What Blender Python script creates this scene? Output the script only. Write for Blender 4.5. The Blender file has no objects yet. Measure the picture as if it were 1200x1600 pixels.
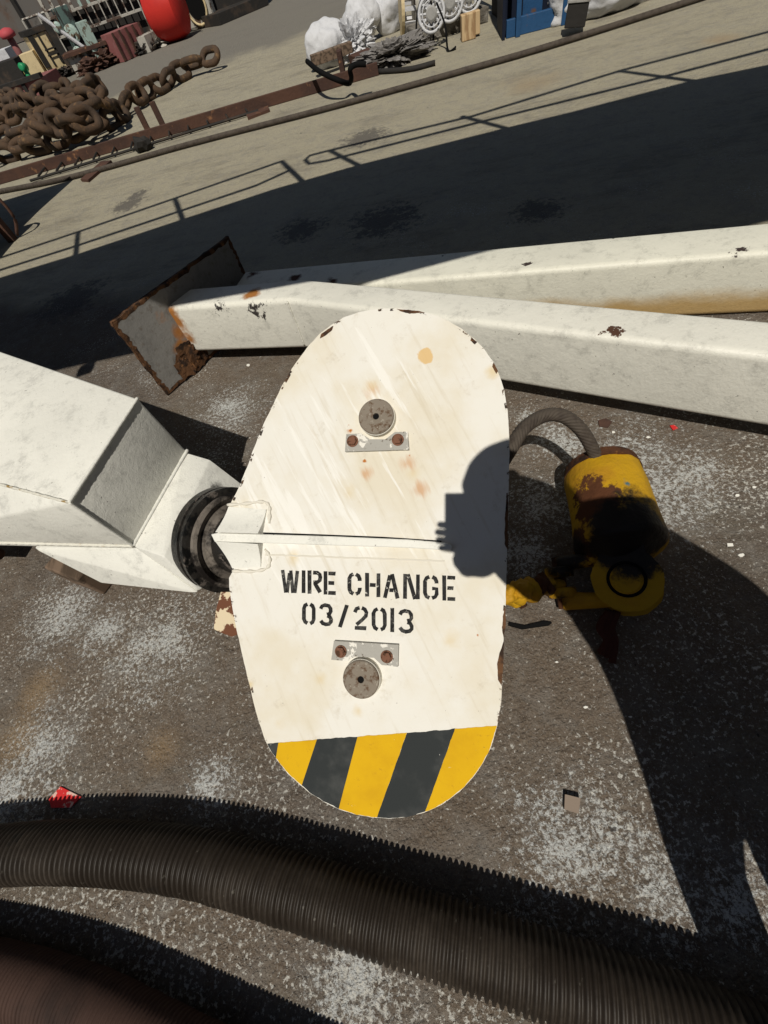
import bpy, bmesh, math, random
from mathutils import Vector, Matrix, noise as mnoise
random.seed(11)
R = math.radians
scn = bpy.context.scene
COL = scn.collection

# ------------------------------------------------------------------ camera
H = 1.5                      # lens height above the ground, metres
FPX = 660.0                  # focal length in pixels of the 1200x1600 photo
_n = Vector((155, 443, 660)).normalized()        # plumb direction in camera axes (right, down, forward)
Zc = -_n
Yc = (Vector((0, 0, 1)) - _n.z * _n).normalized()
Xc = Yc.cross(Zc)
RW = Matrix((Xc, Yc, Zc))                        # camera axes -> world axes
CAM = Vector((0, 0, H))
right = RW @ Vector((1, 0, 0)); up = RW @ Vector((0, -1, 0)); back = RW @ Vector((0, 0, -1))
cd = bpy.data.cameras.new('camera')
cam = bpy.data.objects.new('camera', cd); COL.objects.link(cam)
cam.matrix_world = Matrix(((right.x, up.x, back.x, 0), (right.y, up.y, back.y, 0), (right.z, up.z, back.z, H), (0, 0, 0, 1)))
cd.sensor_fit = 'VERTICAL'; cd.sensor_height = 36; cd.lens = FPX / 1600 * 36
cd.clip_start = 0.02; cd.clip_end = 2000
scn.camera = cam

# ------------------------------------------------------------------ light
SUN = (RW @ Vector((120, 0, 660))).normalized()  # direction in which the sunlight travels
sl = bpy.data.lights.new('sun', 'SUN'); sl.energy = 5.0; sl.angle = R(0.5); sl.color = (1, 0.945, 0.845)
so = bpy.data.objects.new('sun', sl); COL.objects.link(so)
so.rotation_euler = (-SUN).to_track_quat('Z', 'Y').to_euler(); so.location = (0, 0, 30)
w = bpy.data.worlds.new('World'); scn.world = w; w.use_nodes = True
nt = w.node_tree; bg = nt.nodes['Background']
sky = nt.nodes.new('ShaderNodeTexSky'); sky.sky_type = 'NISHITA'; sky.sun_disc = False
sky.sun_elevation = math.asin(-SUN.z); sky.sun_rotation = math.atan2(-SUN.x, -SUN.y)
nt.links.new(sky.outputs[0], bg.inputs[0]); bg.inputs[1].default_value = 0.05
scn.view_settings.view_transform = 'Standard'; scn.view_settings.look = 'None'
scn.view_settings.exposure = -0.35; scn.view_settings.gamma = 1

# ------------------------------------------------------------------ survey helpers (photo point -> place)
def ray(px, py): return RW @ Vector(((px - 600) / FPX, (py - 800) / FPX, 1))
def G(px, py, h=0.0):
    r = ray(px, py); t = (h - H) / r.z
    return CAM + r * t
def W(px, py, z): return CAM + ray(px, py) * z
def CAMP(x, y, z): return CAM + RW @ Vector((x, y, z))
def PR(p):
    q = RW.transposed() @ (Vector(p) - CAM)
    return (600 + FPX * q.x / q.z, 800 + FPX * q.y / q.z, q.z)
def SHC(g, h): return g - SUN * ((h - g.z) / -SUN.z)
def HGT(base, px, py):                       # height above base whose picture is nearest to (px,py)
    best = 0; bd = 1e9
    for i in range(400):
        h = i * 0.01; q = PR((base.x, base.y, base.z + h)); d = math.hypot(q[0] - px, q[1] - py)
        if d < bd: bd = d; best = h
    return best
# sheave plate plane
PN = Vector((150, 50, 660)).normalized(); PK = 1.176
def PL(px, py, off=0.0):
    r = Vector(((px - 600) / FPX, (py - 800) / FPX, 1)); return CAM + RW @ (r * ((PK) / r.dot(PN)) - PN * off)
PNw = -(RW @ PN)                             # plate normal, towards the sun and the viewer
PO = PL(600, 850)
PU = RW @ (Vector((1, 0, 0)) - PN.x * PN).normalized(); PV = PNw.cross(PU)
def PUV(p): d = p - PO; return (d.dot(PU), d.dot(PV))

# ------------------------------------------------------------------ materials
def mat(name, base, rough=0.6, metal=0.0, layers=(), bump=(), coord='pos', spec=0.15):
    m = bpy.data.materials.new(name); m.use_nodes = True
    t = m.node_tree; N = t.nodes; L = t.links; b = N['Principled BSDF']
    b.inputs['Roughness'].default_value = rough; b.inputs['Metallic'].default_value = metal
    b.inputs['Specular IOR Level'].default_value = spec
    if coord == 'pos': P = N.new('ShaderNodeNewGeometry').outputs['Position']
    elif coord == 'uv': P = N.new('ShaderNodeTexCoord').outputs['UV']
    else: P = N.new('ShaderNodeTexCoord').outputs['Object']
    def math_(op, a, b2=None, clamp=False):
        n = N.new('ShaderNodeMath'); n.operation = op; n.use_clamp = clamp
        for i, v in enumerate((a, b2)):
            if v is None: continue
            if isinstance(v, (int, float)): n.inputs[i].default_value = v
            else: L.new(v, n.inputs[i])
        return n.outputs[0]
    def noise(scale, detail=6, rough_=0.6, dist=0.0, rot=0.0, stretch=None, seed=0.0):
        n = N.new('ShaderNodeTexNoise'); n.inputs['Scale'].default_value = scale
        n.inputs['Detail'].default_value = detail; n.inputs['Roughness'].default_value = rough_; n.inputs['Distortion'].default_value = dist
        mp = N.new('ShaderNodeMapping'); mp.inputs['Location'].default_value = (seed * 3.7, seed * 1.3, seed * 2.1)
        if stretch:
            m2 = N.new('ShaderNodeMapping'); m2.inputs['Rotation'].default_value = (0, 0, rot); L.new(P, m2.inputs[0])
            mp.inputs['Scale'].default_value = stretch; L.new(m2.outputs[0], mp.inputs[0])
        else: L.new(P, mp.inputs[0])
        L.new(mp.outputs[0], n.inputs['Vector']); return n.outputs[0]
    col = N.new('ShaderNodeRGB').outputs[0]; col.default_value = (*base, 1); rv = rough
    for i, l in enumerate(layers):
        if l.get('vor'):
            n = N.new('ShaderNodeTexVoronoi'); n.inputs['Scale'].default_value = l['scale']; n.feature = 'F1'
            L.new(P, n.inputs['Vector']); v = math_('SUBTRACT', 1.0, n.outputs['Distance'])
        else: v = noise(l.get('scale', 5), l.get('detail', 6), l.get('nr', 0.6), l.get('dist', 0), l.get('rot', 0), l.get('stretch'), l.get('seed', i + 1))
        v = math_('MULTIPLY', v, l.get('kn', 1.0))
        if 'k2' in l: v = math_('ADD', v, math_('MULTIPLY', math_('SUBTRACT', noise(l['scale2'], 4, seed=i + 20), 0.5), l['k2']))
        if 'spots' in l:
            mx = None
            for c, r in l['spots']:
                d = N.new('ShaderNodeVectorMath'); d.operation = 'DISTANCE'; L.new(P, d.inputs[0]); d.inputs[1].default_value = (c[0], c[1], c[2] if len(c) > 2 else 0)
                s = math_('SUBTRACT', 1.0, math_('DIVIDE', d.outputs['Value'], r), True)
                mx = s if mx is None else math_('MAXIMUM', mx, s)
            v = math_('ADD', v, math_('MULTIPLY', mx, l.get('ks', 1.0)))
        if 'rampv' in l:
            av, c0, sl_ = l['rampv']; dt = N.new('ShaderNodeVectorMath'); dt.operation = 'DOT_PRODUCT'; L.new(P, dt.inputs[0]); dt.inputs[1].default_value = av
            v = math_('ADD', v, math_('MULTIPLY', math_('SUBTRACT', dt.outputs['Value'], c0), sl_))
        if 'ramp' in l:                         # ('y', centre, slope): position gradient
            ax, c0, sl_ = l['ramp']; sp = N.new('ShaderNodeSeparateXYZ'); L.new(P, sp.inputs[0])
            v = math_('ADD', v, math_('MULTIPLY', math_('SUBTRACT', sp.outputs['XYZ'.index(ax.upper())], c0), sl_))
        mr = N.new('ShaderNodeMapRange'); mr.interpolation_type = 'SMOOTHSTEP'; mr.inputs[1].default_value = l['lo']; mr.inputs[2].default_value = l['hi']
        mr.inputs[3].default_value = 0; mr.inputs[4].default_value = l.get('amt', 1.0); L.new(v, mr.inputs[0])
        mx_ = N.new('ShaderNodeMix'); mx_.data_type = 'RGBA'; L.new(mr.outputs[0], mx_.inputs[0]); L.new(col, mx_.inputs[6]); mx_.inputs[7].default_value = (*l['col'], 1)
        col = mx_.outputs[2]
        if 'rough' in l:
            q = N.new('ShaderNodeMix'); q.data_type = 'FLOAT'; L.new(mr.outputs[0], q.inputs[0])
            if isinstance(rv, float) or isinstance(rv, int): q.inputs[2].default_value = rv
            else: L.new(rv, q.inputs[2])
            q.inputs[3].default_value = l['rough']; rv = q.outputs[0]
    L.new(col, b.inputs['Base Color'])
    if not isinstance(rv, (int, float)): L.new(rv, b.inputs['Roughness'])
    prev = None
    for j, (sc, st, di) in enumerate(bump):
        bn = N.new('ShaderNodeBump'); bn.inputs['Strength'].default_value = st; bn.inputs['Distance'].default_value = di
        L.new(noise(sc, 5, 0.6, seed=j + 40), bn.inputs['Height'])
        if prev is not None: L.new(prev, bn.inputs['Normal'])
        prev = bn.outputs[0]
    if prev is not None: L.new(prev, b.inputs['Normal'])
    return m

def g3(px, py, h=0.0): return tuple(G(px, py, h))
M = {}
NEAR = (0.128, 0.099, 0.074)
M['ground'] = mat('ground_concrete', NEAR, 0.85, layers=[
    dict(col=(0.09, 0.074, 0.062), scale=1.7, lo=0.45, hi=0.65, amt=0.6),
    dict(col=(0.30, 0.27, 0.225), scale=30, detail=10, nr=0.9, lo=0.53, hi=0.62, amt=0.6, seed=33),
    dict(col=(0.05, 0.04, 0.033), scale=34, detail=10, nr=0.9, lo=0.53, hi=0.63, amt=0.65, seed=35),
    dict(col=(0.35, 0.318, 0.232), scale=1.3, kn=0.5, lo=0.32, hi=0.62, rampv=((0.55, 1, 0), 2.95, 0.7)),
    dict(col=(0.13, 0.115, 0.09), scale=1.9, detail=12, nr=0.82, stretch=(.5, 1.3, 1), rot=R(20), lo=0.47, hi=0.68, amt=0.65, seed=51),
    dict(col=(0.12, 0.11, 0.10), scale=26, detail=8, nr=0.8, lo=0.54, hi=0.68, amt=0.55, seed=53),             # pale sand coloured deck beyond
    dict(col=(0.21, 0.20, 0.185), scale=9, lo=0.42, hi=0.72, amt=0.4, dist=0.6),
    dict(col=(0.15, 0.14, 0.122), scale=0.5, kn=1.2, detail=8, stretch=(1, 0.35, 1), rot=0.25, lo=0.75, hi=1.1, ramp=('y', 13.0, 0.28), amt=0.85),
    dict(col=(0.06, 0.055, 0.055), scale=14, kn=0.8, lo=0.66, hi=0.76, detail=10, nr=0.8, spots=[(g3(570, 215), 0.75), (g3(200, 320), 0.6), (g3(215, 305), 0.4), (g3(840, 330), 0.5), (g3(110, 470), 0.9), (g3(600, 345), 0.8), (g3(470, 360), 0.6)], ks=0.45, amt=0.75),
    dict(col=(0.30, 0.20, 0.10), scale=2.5, kn=0.5, lo=0.6, hi=1.0, spots=[(g3(830, 130), 0.9), (g3(1130, 60), 0.5), (g3(60, 1080), 0.28), (g3(30, 1160), 0.3), (g3(250, 1170), 0.2)], ks=0.7, amt=0.45),
    dict(col=(0.46, 0.47, 0.46), scale=60, detail=8, nr=0.85, lo=0.64, hi=0.69, k2=0.22, scale2=9, dist=0.3,
         spots=[(g3(985, 715), 0.42), (g3(1080, 740), 0.3), (g3(880, 690), 0.3), (g3(820, 650), 0.12), (g3(360, 640), 0.42), (g3(270, 570), 0.45), (g3(160, 985), 0.27), (g3(60, 1175), 0.3), (g3(20, 1240), 0.28), (g3(330, 1225), 0.2), (g3(950, 1330), 0.26), (g3(1040, 1380), 0.24), (g3(1150, 1400), 0.2), (g3(850, 790), 0.3), (g3(820, 860), 0.22), (g3(330, 800), 0.3), (g3(560, 1530), 0.25), (g3(1010, 760), .5), (g3(240, 1010), .4), (g3(100, 960), .4), (g3(880, 1330), .3)], ks=0.19),
    dict(col=(0.50, 0.49, 0.45), scale=72, detail=5, nr=0.7, lo=0.60, hi=0.65, k2=0.34, scale2=2.2, seed=5, amt=0.9, ramp=('y', 2.2, -.012)),       # scattered light flecks
    dict(col=(0.50, 0.49, 0.46), scale=38, detail=4, nr=0.6, lo=0.70, hi=0.73, k2=0.14, scale2=3, seed=6),
    dict(col=(0.22, 0.20, 0.175), scale=150, detail=3, lo=0.52, hi=0.66, amt=0.6),                       # aggregate grain
    dict(col=(0.035, 0.03, 0.028), scale=120, detail=3, lo=0.62, hi=0.70, seed=9, amt=0.7),
    dict(col=(0.035, 0.03, 0.028), scale=14, detail=4, lo=0.73, hi=0.76, seed=13, amt=0.85),
], bump=[(24, 0.7, 0.03), (80, 0.8, 0.012), (240, 0.6, 0.004)])
PS = lambda px, py: PUV(PL(px, py))
M['plate'] = mat('white_painted_plate', (0.70, 0.685, 0.635), 0.6, spec=0.08, coord='uv', layers=[
    dict(col=(0.62, 0.56, 0.43), scale=3.5, lo=0.42, hi=0.7, amt=0.7),
    dict(col=(0.48, 0.41, 0.28), scale=4, stretch=(13, 0.8, 1), rot=R(-26), lo=0.54, hi=0.80, amt=0.4, spots=[(PS(560, 760), .45)], ks=.08),
    dict(col=(0.42, 0.36, 0.26), scale=16, detail=8, nr=.75, lo=0.56, hi=0.72, amt=0.35),
    dict(col=(0.50, 0.22, 0.06), scale=7, stretch=(9, 1.0, 1), rot=R(-20), kn=.6, lo=0.62, hi=0.9, spots=[(PS(635, 725), .07), (PS(572, 740), .06), (PS(655, 765), .07), (PS(580, 610), .08)], ks=.6, amt=0.6),
    dict(col=(0.76, 0.75, 0.71), scale=4, stretch=(9, 0.8, 1), rot=R(-30), lo=0.56, hi=0.64, amt=0.8, seed=8, kn=0.8, spots=[(PS(480, 780), 0.5), (PS(590, 600), 0.3)], ks=0.22),
    dict(col=(0.60, 0.46, 0.22), scale=9, kn=0.6, lo=0.7, hi=1.0, spots=[(PS(580, 600), 0.11), (PS(460, 870), 0.08), (PS(500, 1060), 0.07), (PS(435, 1130), 0.08), (PS(645, 740), 0.12), (PS(770, 580), 0.07), (PS(545, 770), 0.1), (PS(390, 1070), 0.05), (PS(560, 1110), 0.07), (PS(700, 1000), 0.12)], ks=0.6, amt=0.65),
    dict(col=(0.62, 0.40, 0.14), scale=30, kn=0.35, lo=0.36, hi=0.42, spots=[(PS(665, 556), 0.040)], ks=0.5, amt=0.8),
    dict(col=(0.42, 0.15, 0.03), scale=26, kn=0.7, lo=0.78, hi=0.92, spots=[(PS(548, 672), 0.035), (PS(624, 657), 0.03), (PS(570, 720), 0.028), (PS(640, 712), 0.022), (PS(776, 578), 0.02), (PS(746, 992), 0.014), (PS(545, 664), 0.02)], ks=0.6, rough=0.9),
    dict(col=(0.06, 0.05, 0.045), scale=55, kn=0.8, lo=0.72, hi=0.76, spots=[(PS(532, 716), 0.03), (PS(562, 545), 0.02), (PS(545, 662), 0.02), (PS(625, 1068), 0.03), (PS(605, 500), 0.03), (PS(600, 655), 0.0601), (PS(470, 650), 0.06), (PS(365, 970), 0.05), (PS(375, 990), 0.03), (PS(650, 640), 0.06), (PS(560, 985), 0.03), (PS(480, 650), 0.04)], ks=0.22),
    dict(col=(0.12, 0.10, 0.085), scale=120, detail=2, lo=0.74, hi=0.78, seed=31, amt=0.8),
], bump=[(60, 0.10, 0.004), (300, 0.14, 0.0015)])
def painted(name, base, extra=(), rough=0.45, bump=((12, 0.15, 0.02), (60, 0.28, 0.006), (220, 0.3, 0.002))):
    return mat(name, base, rough, spec=0.3, layers=[
        dict(col=tuple(c * 0.85 for c in base), scale=2.5, lo=0.4, hi=0.7, amt=0.5),
        dict(col=tuple(c * 0.58 for c in base), scale=11, detail=10, nr=0.82, lo=0.49, hi=0.66, amt=0.6, seed=27),
        dict(col=(0.10, 0.085, 0.07), scale=70, detail=3, lo=0.69, hi=0.74, amt=0.8, seed=17)] + list(extra), bump=bump)
RUST = (0.13, 0.055, 0.025)
M['beam_a'] = painted('cream_beam_paint', (0.70, 0.69, 0.62), [
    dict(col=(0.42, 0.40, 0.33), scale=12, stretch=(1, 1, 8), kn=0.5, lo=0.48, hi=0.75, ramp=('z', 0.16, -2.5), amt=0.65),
    dict(col=(0.045, 0.04, 0.038), scale=22, lo=0.71, hi=0.75, dist=0.5, nr=0.75, spots=[(g3(330, 490, 0.39), 0.16), (g3(395, 490, 0.37), 0.14), (g3(370, 520, 0.3), 0.14), (g3(445, 490, 0.37), 0.05)], ks=0.4),
    dict(col=(0.075, 0.035, 0.02), scale=34, lo=0.74, hi=0.77, detail=8, nr=.7, spots=[(g3(962, 518, 0.4), 0.055), (g3(945, 527, 0.38), 0.045), (g3(985, 530, 0.38), 0.03), (g3(955, 515, 0.4), 0.04)], ks=0.42, rough=0.9),
    dict(col=(0.32, 0.13, 0.03), scale=10, kn=0.7, lo=0.72, hi=0.95, spots=[(g3(270, 500, 0.32), 0.20), (g3(285, 540, 0.2), 0.20), (g3(395, 458, 0.4), 0.12), (g3(455, 500, 0.33), 0.06), (g3(462, 530, 0.2), 0.06)], ks=0.75, rough=0.9)])
M['beam_b'] = painted('old_white_beam_paint', (0.68, 0.67, 0.58), [
    dict(col=(0.42, 0.27, 0.09), scale=3, kn=0.5, stretch=(1, 1, 2), lo=0.42, hi=0.72, ramp=('z', 0.20, -4.0), amt=0.9),
    dict(col=(0.05, 0.035, 0.03), scale=16, lo=0.79, hi=0.82, dist=0.5, spots=[(g3(992, 388, 0.3), 0.05), (g3(985, 412, 0.28), 0.045), (g3(825, 412, 0.3), 0.07), (g3(960, 372, 0.3), 0.05), (g3(1150, 400, 0.29), 0.14), (g3(1065, 390, 0.3), 0.05), (g3(690, 400, 0.3), 0.05)], ks=0.3),
    dict(col=(0.07, 0.03, 0.02), scale=14, kn=0.7, lo=0.68, hi=0.86, spots=[(g3(395, 428, 0.3), 0.12), (g3(460, 434, 0.3), 0.11), (g3(520, 440, 0.3), 0.13)], ks=0.6, rough=0.9)])
M['endplate'] = painted('rust_edged_plate_paint', (0.24, 0.235, 0.225), [
    dict(col=(0.16, 0.14, 0.12), scale=30, lo=0.55, hi=0.68, amt=0.7),
    dict(col=(0.36, 0.15, 0.04), scale=9, kn=0.7, lo=0.68, hi=0.9, spots=[(g3(262, 490, 0.4), 0.14), (g3(285, 545, 0.18), 0.14), (g3(275, 520, 0.25), 0.12)], ks=0.7, rough=0.9)])
M['rust_edge'] = mat('rusty_edge', (0.12, 0.06, 0.03), 0.9, layers=[dict(col=(0.035, 0.022, 0.016), scale=18, lo=0.45, hi=0.6), dict(col=(0.25, 0.12, 0.05), scale=40, lo=0.58, hi=0.7)], bump=[(60, 0.6, 0.01)])
CC = W(358, 842, 1.70)
M['arm'] = painted('white_arm_paint', (0.72, 0.715, 0.66), [
    dict(col=(0.50, 0.44, 0.28), scale=5, kn=0.5, lo=0.7, hi=1.0, spots=[(tuple(W(30, 640, 1.4)), 0.35), (tuple(W(100, 875, 1.45)), 0.12)], ks=0.5, amt=0.35),
    dict(col=(0.30, 0.13, 0.05), scale=20, kn=0.7, lo=0.8, hi=0.9, spots=[(tuple(W(190, 842, 1.47)), 0.05), (tuple(W(203, 850, 1.49)), 0.03)], ks=0.6),
    dict(col=(0.012, 0.010, 0.009), scale=14, kn=0.55, lo=0.56, hi=0.72, nr=0.75, detail=9, spots=[(tuple(CC), 0.31), (tuple(W(350, 760, 1.65)), 0.16), (tuple(W(330, 900, 1.56)), 0.14)], ks=0.8, rough=0.55),
    dict(col=(0.01, 0.01, 0.01), scale=30, kn=0.4, lo=0.5, hi=0.6, spots=[(tuple(W(259, 805, 1.5)), 0.014), (tuple(W(217, 770, 1.47)), 0.012), (tuple(W(156, 735, 1.4)), 0.008)], ks=0.8)],
    rough=0.5, bump=((45, 0.22, 0.008), (170, 0.4, 0.003)))
M['weld'] = mat('painted_weld_bead', (0.66, 0.645, 0.57), 0.5, layers=[dict(col=(0.35, 0.24, 0.10), scale=35, lo=0.58, hi=0.68)], bump=[(90, 0.7, 0.01)])
M['grease'] = mat('greasy_dark_steel', (0.02, 0.018, 0.016), 0.35, spec=0.4, layers=[dict(col=(0.13, 0.11, 0.095), scale=13, lo=0.56, hi=0.64, nr=0.7, rough=0.6), dict(col=(0.005, 0.005, 0.005), scale=24, lo=0.52, hi=0.58, rough=0.3)], bump=[(55, 0.5, 0.01)])
M['collar'] = mat('scuffed_collar_paint', (0.16, 0.14, 0.12), 0.5, layers=[dict(col=(0.012, 0.01, 0.009), scale=8, lo=0.38, hi=0.56, nr=0.7)], bump=[(70, 0.4, 0.006)])
M['steel'] = mat('worn_bare_steel', (0.20, 0.17, 0.135), 0.6, 0.0, layers=[dict(col=(0.10, 0.06, 0.035), scale=60, lo=0.5, hi=0.65), dict(col=(0.33, 0.30, 0.25), scale=90, lo=0.6, hi=0.68)], bump=[(150, 0.3, 0.002)])
M['bar'] = mat('grey_worn_bar', (0.34, 0.33, 0.30), 0.5, layers=[dict(col=(0.70, 0.68, 0.62), scale=35, lo=0.56, hi=0.6), dict(col=(0.12, 0.10, 0.08), scale=60, lo=0.6, hi=0.68)], bump=[(120, 0.3, 0.003)])
M['bolt'] = mat('rusty_bolt', (0.17, 0.08, 0.05), 0.8, layers=[dict(col=(0.07, 0.035, 0.02), scale=80, lo=0.5, hi=0.6)], bump=[(200, 0.5, 0.003)])
M['ink'] = mat('black_stencil_paint', (0.022, 0.022, 0.022), 0.75, spec=0.04, layers=[dict(col=(0.09, 0.088, 0.082), scale=24, detail=8, nr=.8, lo=0.48, hi=0.66), dict(col=(0.55, 0.53, 0.48), scale=85, detail=5, nr=.7, lo=0.62, hi=0.68)])
M['yel'] = mat('yellow_hazard_paint', (0.62, 0.37, 0.012), 0.75, spec=0.04, layers=[dict(col=(0.50, 0.27, 0.012), scale=6, lo=0.45, hi=0.7, amt=0.6), dict(col=(0.42, 0.22, 0.02), scale=50, detail=8, nr=.8, lo=0.58, hi=0.68, amt=.6), dict(col=(0.10, 0.08, 0.06), scale=90, lo=0.70, hi=0.73), dict(col=(0.74, 0.72, 0.64), scale=45, detail=6, nr=.7, lo=0.70, hi=0.72)], bump=[(250, 0.15, 0.0015)])
M['blk'] = mat('charcoal_hazard_paint', (0.032, 0.036, 0.037), 0.75, spec=0.04, layers=[dict(col=(0.06, 0.063, 0.062), scale=9, lo=0.45, hi=0.7), dict(col=(0.70, 0.68, 0.62), scale=45, detail=5, lo=0.73, hi=0.745, spots=[(tuple(PL(425, 1170)), 0.03), (tuple(PL(520, 1158)), 0.04)], ks=0.14)], bump=[(250, 0.15, 0.0015)])
def chipmat():
    m = mat('flaked_rim_paint', (0.10, 0.055, 0.03), 0.9, layers=[dict(col=(0.03, 0.025, 0.022), scale=40, lo=0.45, hi=0.6), dict(col=(0.40, 0.38, 0.34), scale=70, lo=0.6, hi=0.68)], bump=[(150, 0.4, 0.003)])
    t = m.node_tree; N = t.nodes; L = t.links
    no = N.new('ShaderNodeTexNoise'); no.inputs['Scale'].default_value = 17; no.inputs['Detail'].default_value = 8; no.inputs['Roughness'].default_value = 0.75
    g = N.new('ShaderNodeNewGeometry'); L.new(g.outputs['Position'], no.inputs['Vector'])
    mr = N.new('ShaderNodeMapRange'); mr.inputs[1].default_value = 0.57; mr.inputs[2].default_value = 0.59; L.new(no.outputs[0], mr.inputs[0])
    L.new(mr.outputs[0], N['Principled BSDF'].inputs['Alpha']); return m
M['chips'] = chipmat()
M['hose'] = mat('ribbed_rubber', (0.021, 0.016, 0.012), 0.5, spec=0.22, layers=[dict(col=(0.052, 0.041, 0.031), scale=3.5, detail=9, nr=.75, lo=0.45, hi=0.7, amt=0.7, rough=.8), dict(col=(0.13, 0.12, 0.10), scale=40, detail=6, lo=0.66, hi=0.72, amt=.6), dict(col=(0.012, 0.011, 0.010), scale=7, lo=0.62, hi=0.70), dict(col=(0.006, 0.006, 0.006), scale=40, kn=0.5, lo=0.5, hi=0.62, spots=[(tuple(G(568, 1400, 0.22)), 0.055)], ks=0.8, rough=0.25)], bump=[(180, 0.3, 0.002)])
M['hose2'] = mat('reddish_ribbed_rubber', (0.062, 0.036, 0.028), 0.8, layers=[dict(col=(0.03, 0.02, 0.017), scale=4, lo=0.45, hi=0.7)], bump=[(180, 0.3, 0.002)])
cn0 = Vector((0.70, 0.50, .145))
M['hookyel'] = mat('flaking_yellow_paint', (0.47, 0.27, 0.012), 0.55, layers=[
    dict(col=(0.42, 0.22, 0.015), scale=8, lo=0.45, hi=0.65),
    dict(col=(0.09, 0.035, 0.016), scale=6, lo=0.52, hi=0.56, nr=0.72, detail=9, kn=0.85, spots=[(tuple(W(935, 790, 1.42)), 0.15), (tuple(W(985, 830, 1.42)), 0.14), (tuple(W(900, 850, 1.45)), 0.12), (tuple(W(840, 930, 1.5)), 0.1)], ks=0.24, rough=0.9),
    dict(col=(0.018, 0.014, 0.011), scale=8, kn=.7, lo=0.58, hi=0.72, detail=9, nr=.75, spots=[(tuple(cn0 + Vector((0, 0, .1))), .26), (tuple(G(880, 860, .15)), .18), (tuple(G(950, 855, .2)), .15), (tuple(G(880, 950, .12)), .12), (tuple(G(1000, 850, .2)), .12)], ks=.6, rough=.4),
    dict(col=(0.04, 0.13, 0.17), scale=20, kn=0.5, lo=0.52, hi=0.6, spots=[(tuple(W(968, 762, 1.41)), 0.055)], ks=0.7),
    dict(col=(0.75, 0.75, 0.70), scale=40, kn=0.6, lo=0.56, hi=0.6, spots=[(tuple(W(975, 764, 1.41)), 0.03), (tuple(W(855, 933, 1.5)), 0.03)], ks=0.6)],
    bump=[(22, 0.6, 0.012), (120, 0.4, 0.004)])
M['hookrust'] = mat('pitted_rust', (0.085, 0.036, 0.018), 0.9, layers=[dict(col=(0.03, 0.017, 0.012), scale=20, lo=0.45, hi=0.6), dict(col=(0.22, 0.10, 0.03), scale=30, lo=0.58, hi=0.7)], bump=[(70, 0.6, 0.01)])
M['wire'] = mat('weathered_wire_rope', (0.075, 0.062, 0.05), 0.7, layers=[dict(col=(0.05, 0.04, 0.033), scale=20, lo=0.45, hi=0.65)], bump=[(120, 0.4, 0.004)])
M['chain'] = mat('rusty_chain_iron', (0.08, 0.05, 0.031), 0.85, layers=[dict(col=(0.06, 0.042, 0.03), scale=3, lo=0.42, hi=0.6), dict(col=(0.15, 0.09, 0.045), scale=9, lo=0.55, hi=0.7)], bump=[(25, 0.5, 0.02)])
M['rust'] = mat('brown_rust', (0.085, 0.045, 0.032), 0.9, layers=[dict(col=(0.06, 0.035, 0.028), scale=2.5, lo=0.4, hi=0.62), dict(col=(0.24, 0.12, 0.06), scale=9, lo=0.6, hi=0.72)], bump=[(30, 0.5, 0.015)])
M['sack'] = mat('woven_white_sack', (0.54, 0.545, 0.56), 0.75, layers=[dict(col=(0.40, 0.40, 0.41), scale=4, stretch=(5, 5, 1), lo=0.5, hi=0.75, amt=0.7)], bump=[(7, 0.35, 0.04), (60, 0.25, 0.01)])
M['red'] = mat('red_float_paint', (0.48, 0.03, 0.022), 0.5, layers=[dict(col=(0.33, 0.02, 0.02), scale=1.5, lo=0.45, hi=0.7, amt=0.6)], bump=[(20, 0.15, 0.01)])
M['maroon'] = painted('maroon_box_paint', (0.23, 0.085, 0.08), [dict(col=(0.32, 0.20, 0.18), scale=4, lo=0.5, hi=0.7, amt=0.5)], 0.7)
M['cream'] = painted('cream_panel_paint', (0.62, 0.50, 0.29), [dict(col=(0.30, 0.20, 0.09), scale=3, lo=0.58, hi=0.68)], 0.6)
M['grey'] = painted('grey_paint', (0.30, 0.295, 0.28), [dict(col=(0.14, 0.12, 0.10), scale=2, lo=0.52, hi=0.64)], 0.7)
M['pale'] = painted('pale_flaking_paint', (0.42, 0.40, 0.35), [dict(col=(0.09, 0.06, 0.045), scale=4, lo=0.52, hi=0.58)], 0.7)
M['dark'] = mat('dark_dirty_steel', (0.028, 0.026, 0.024), 0.8, layers=[dict(col=(0.06, 0.045, 0.035), scale=2, lo=0.5, hi=0.65)], bump=[(12, 0.3, 0.03)])
M['teal'] = painted('dull_green_machinery', (0.10, 0.155, 0.14), [dict(col=(0.03, 0.03, 0.028), scale=4, lo=0.45, hi=0.55)], 0.6)
M['mint'] = painted('pale_green_paint', (0.36, 0.47, 0.42), [dict(col=(0.12, 0.09, 0.06), scale=7, lo=0.55, hi=0.6)], 0.6)
M['green'] = painted('green_paint', (0.02, 0.26, 0.10))
M['blue'] = painted('blue_frame_paint', (0.02, 0.075, 0.18), [dict(col=(0.12, 0.07, 0.05), scale=5, lo=0.6, hi=0.68)], 0.5)
M['navy'] = mat('dark_navy_panel', (0.010, 0.014, 0.028), 0.6)
M['yellow'] = painted('dull_yellow_paint', (0.66, 0.55, 0.18))
M['wood'] = mat('split_pale_wood', (0.52, 0.38, 0.22), 0.8, layers=[dict(col=(0.30, 0.19, 0.10), scale=14, stretch=(1, 1, 0.15), lo=0.48, hi=0.6)])
M['timber'] = mat('old_timber', (0.17, 0.12, 0.085), 0.9, layers=[dict(col=(0.07, 0.05, 0.035), scale=20, stretch=(1, 0.1, 1), lo=0.45, hi=0.6)])
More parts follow.
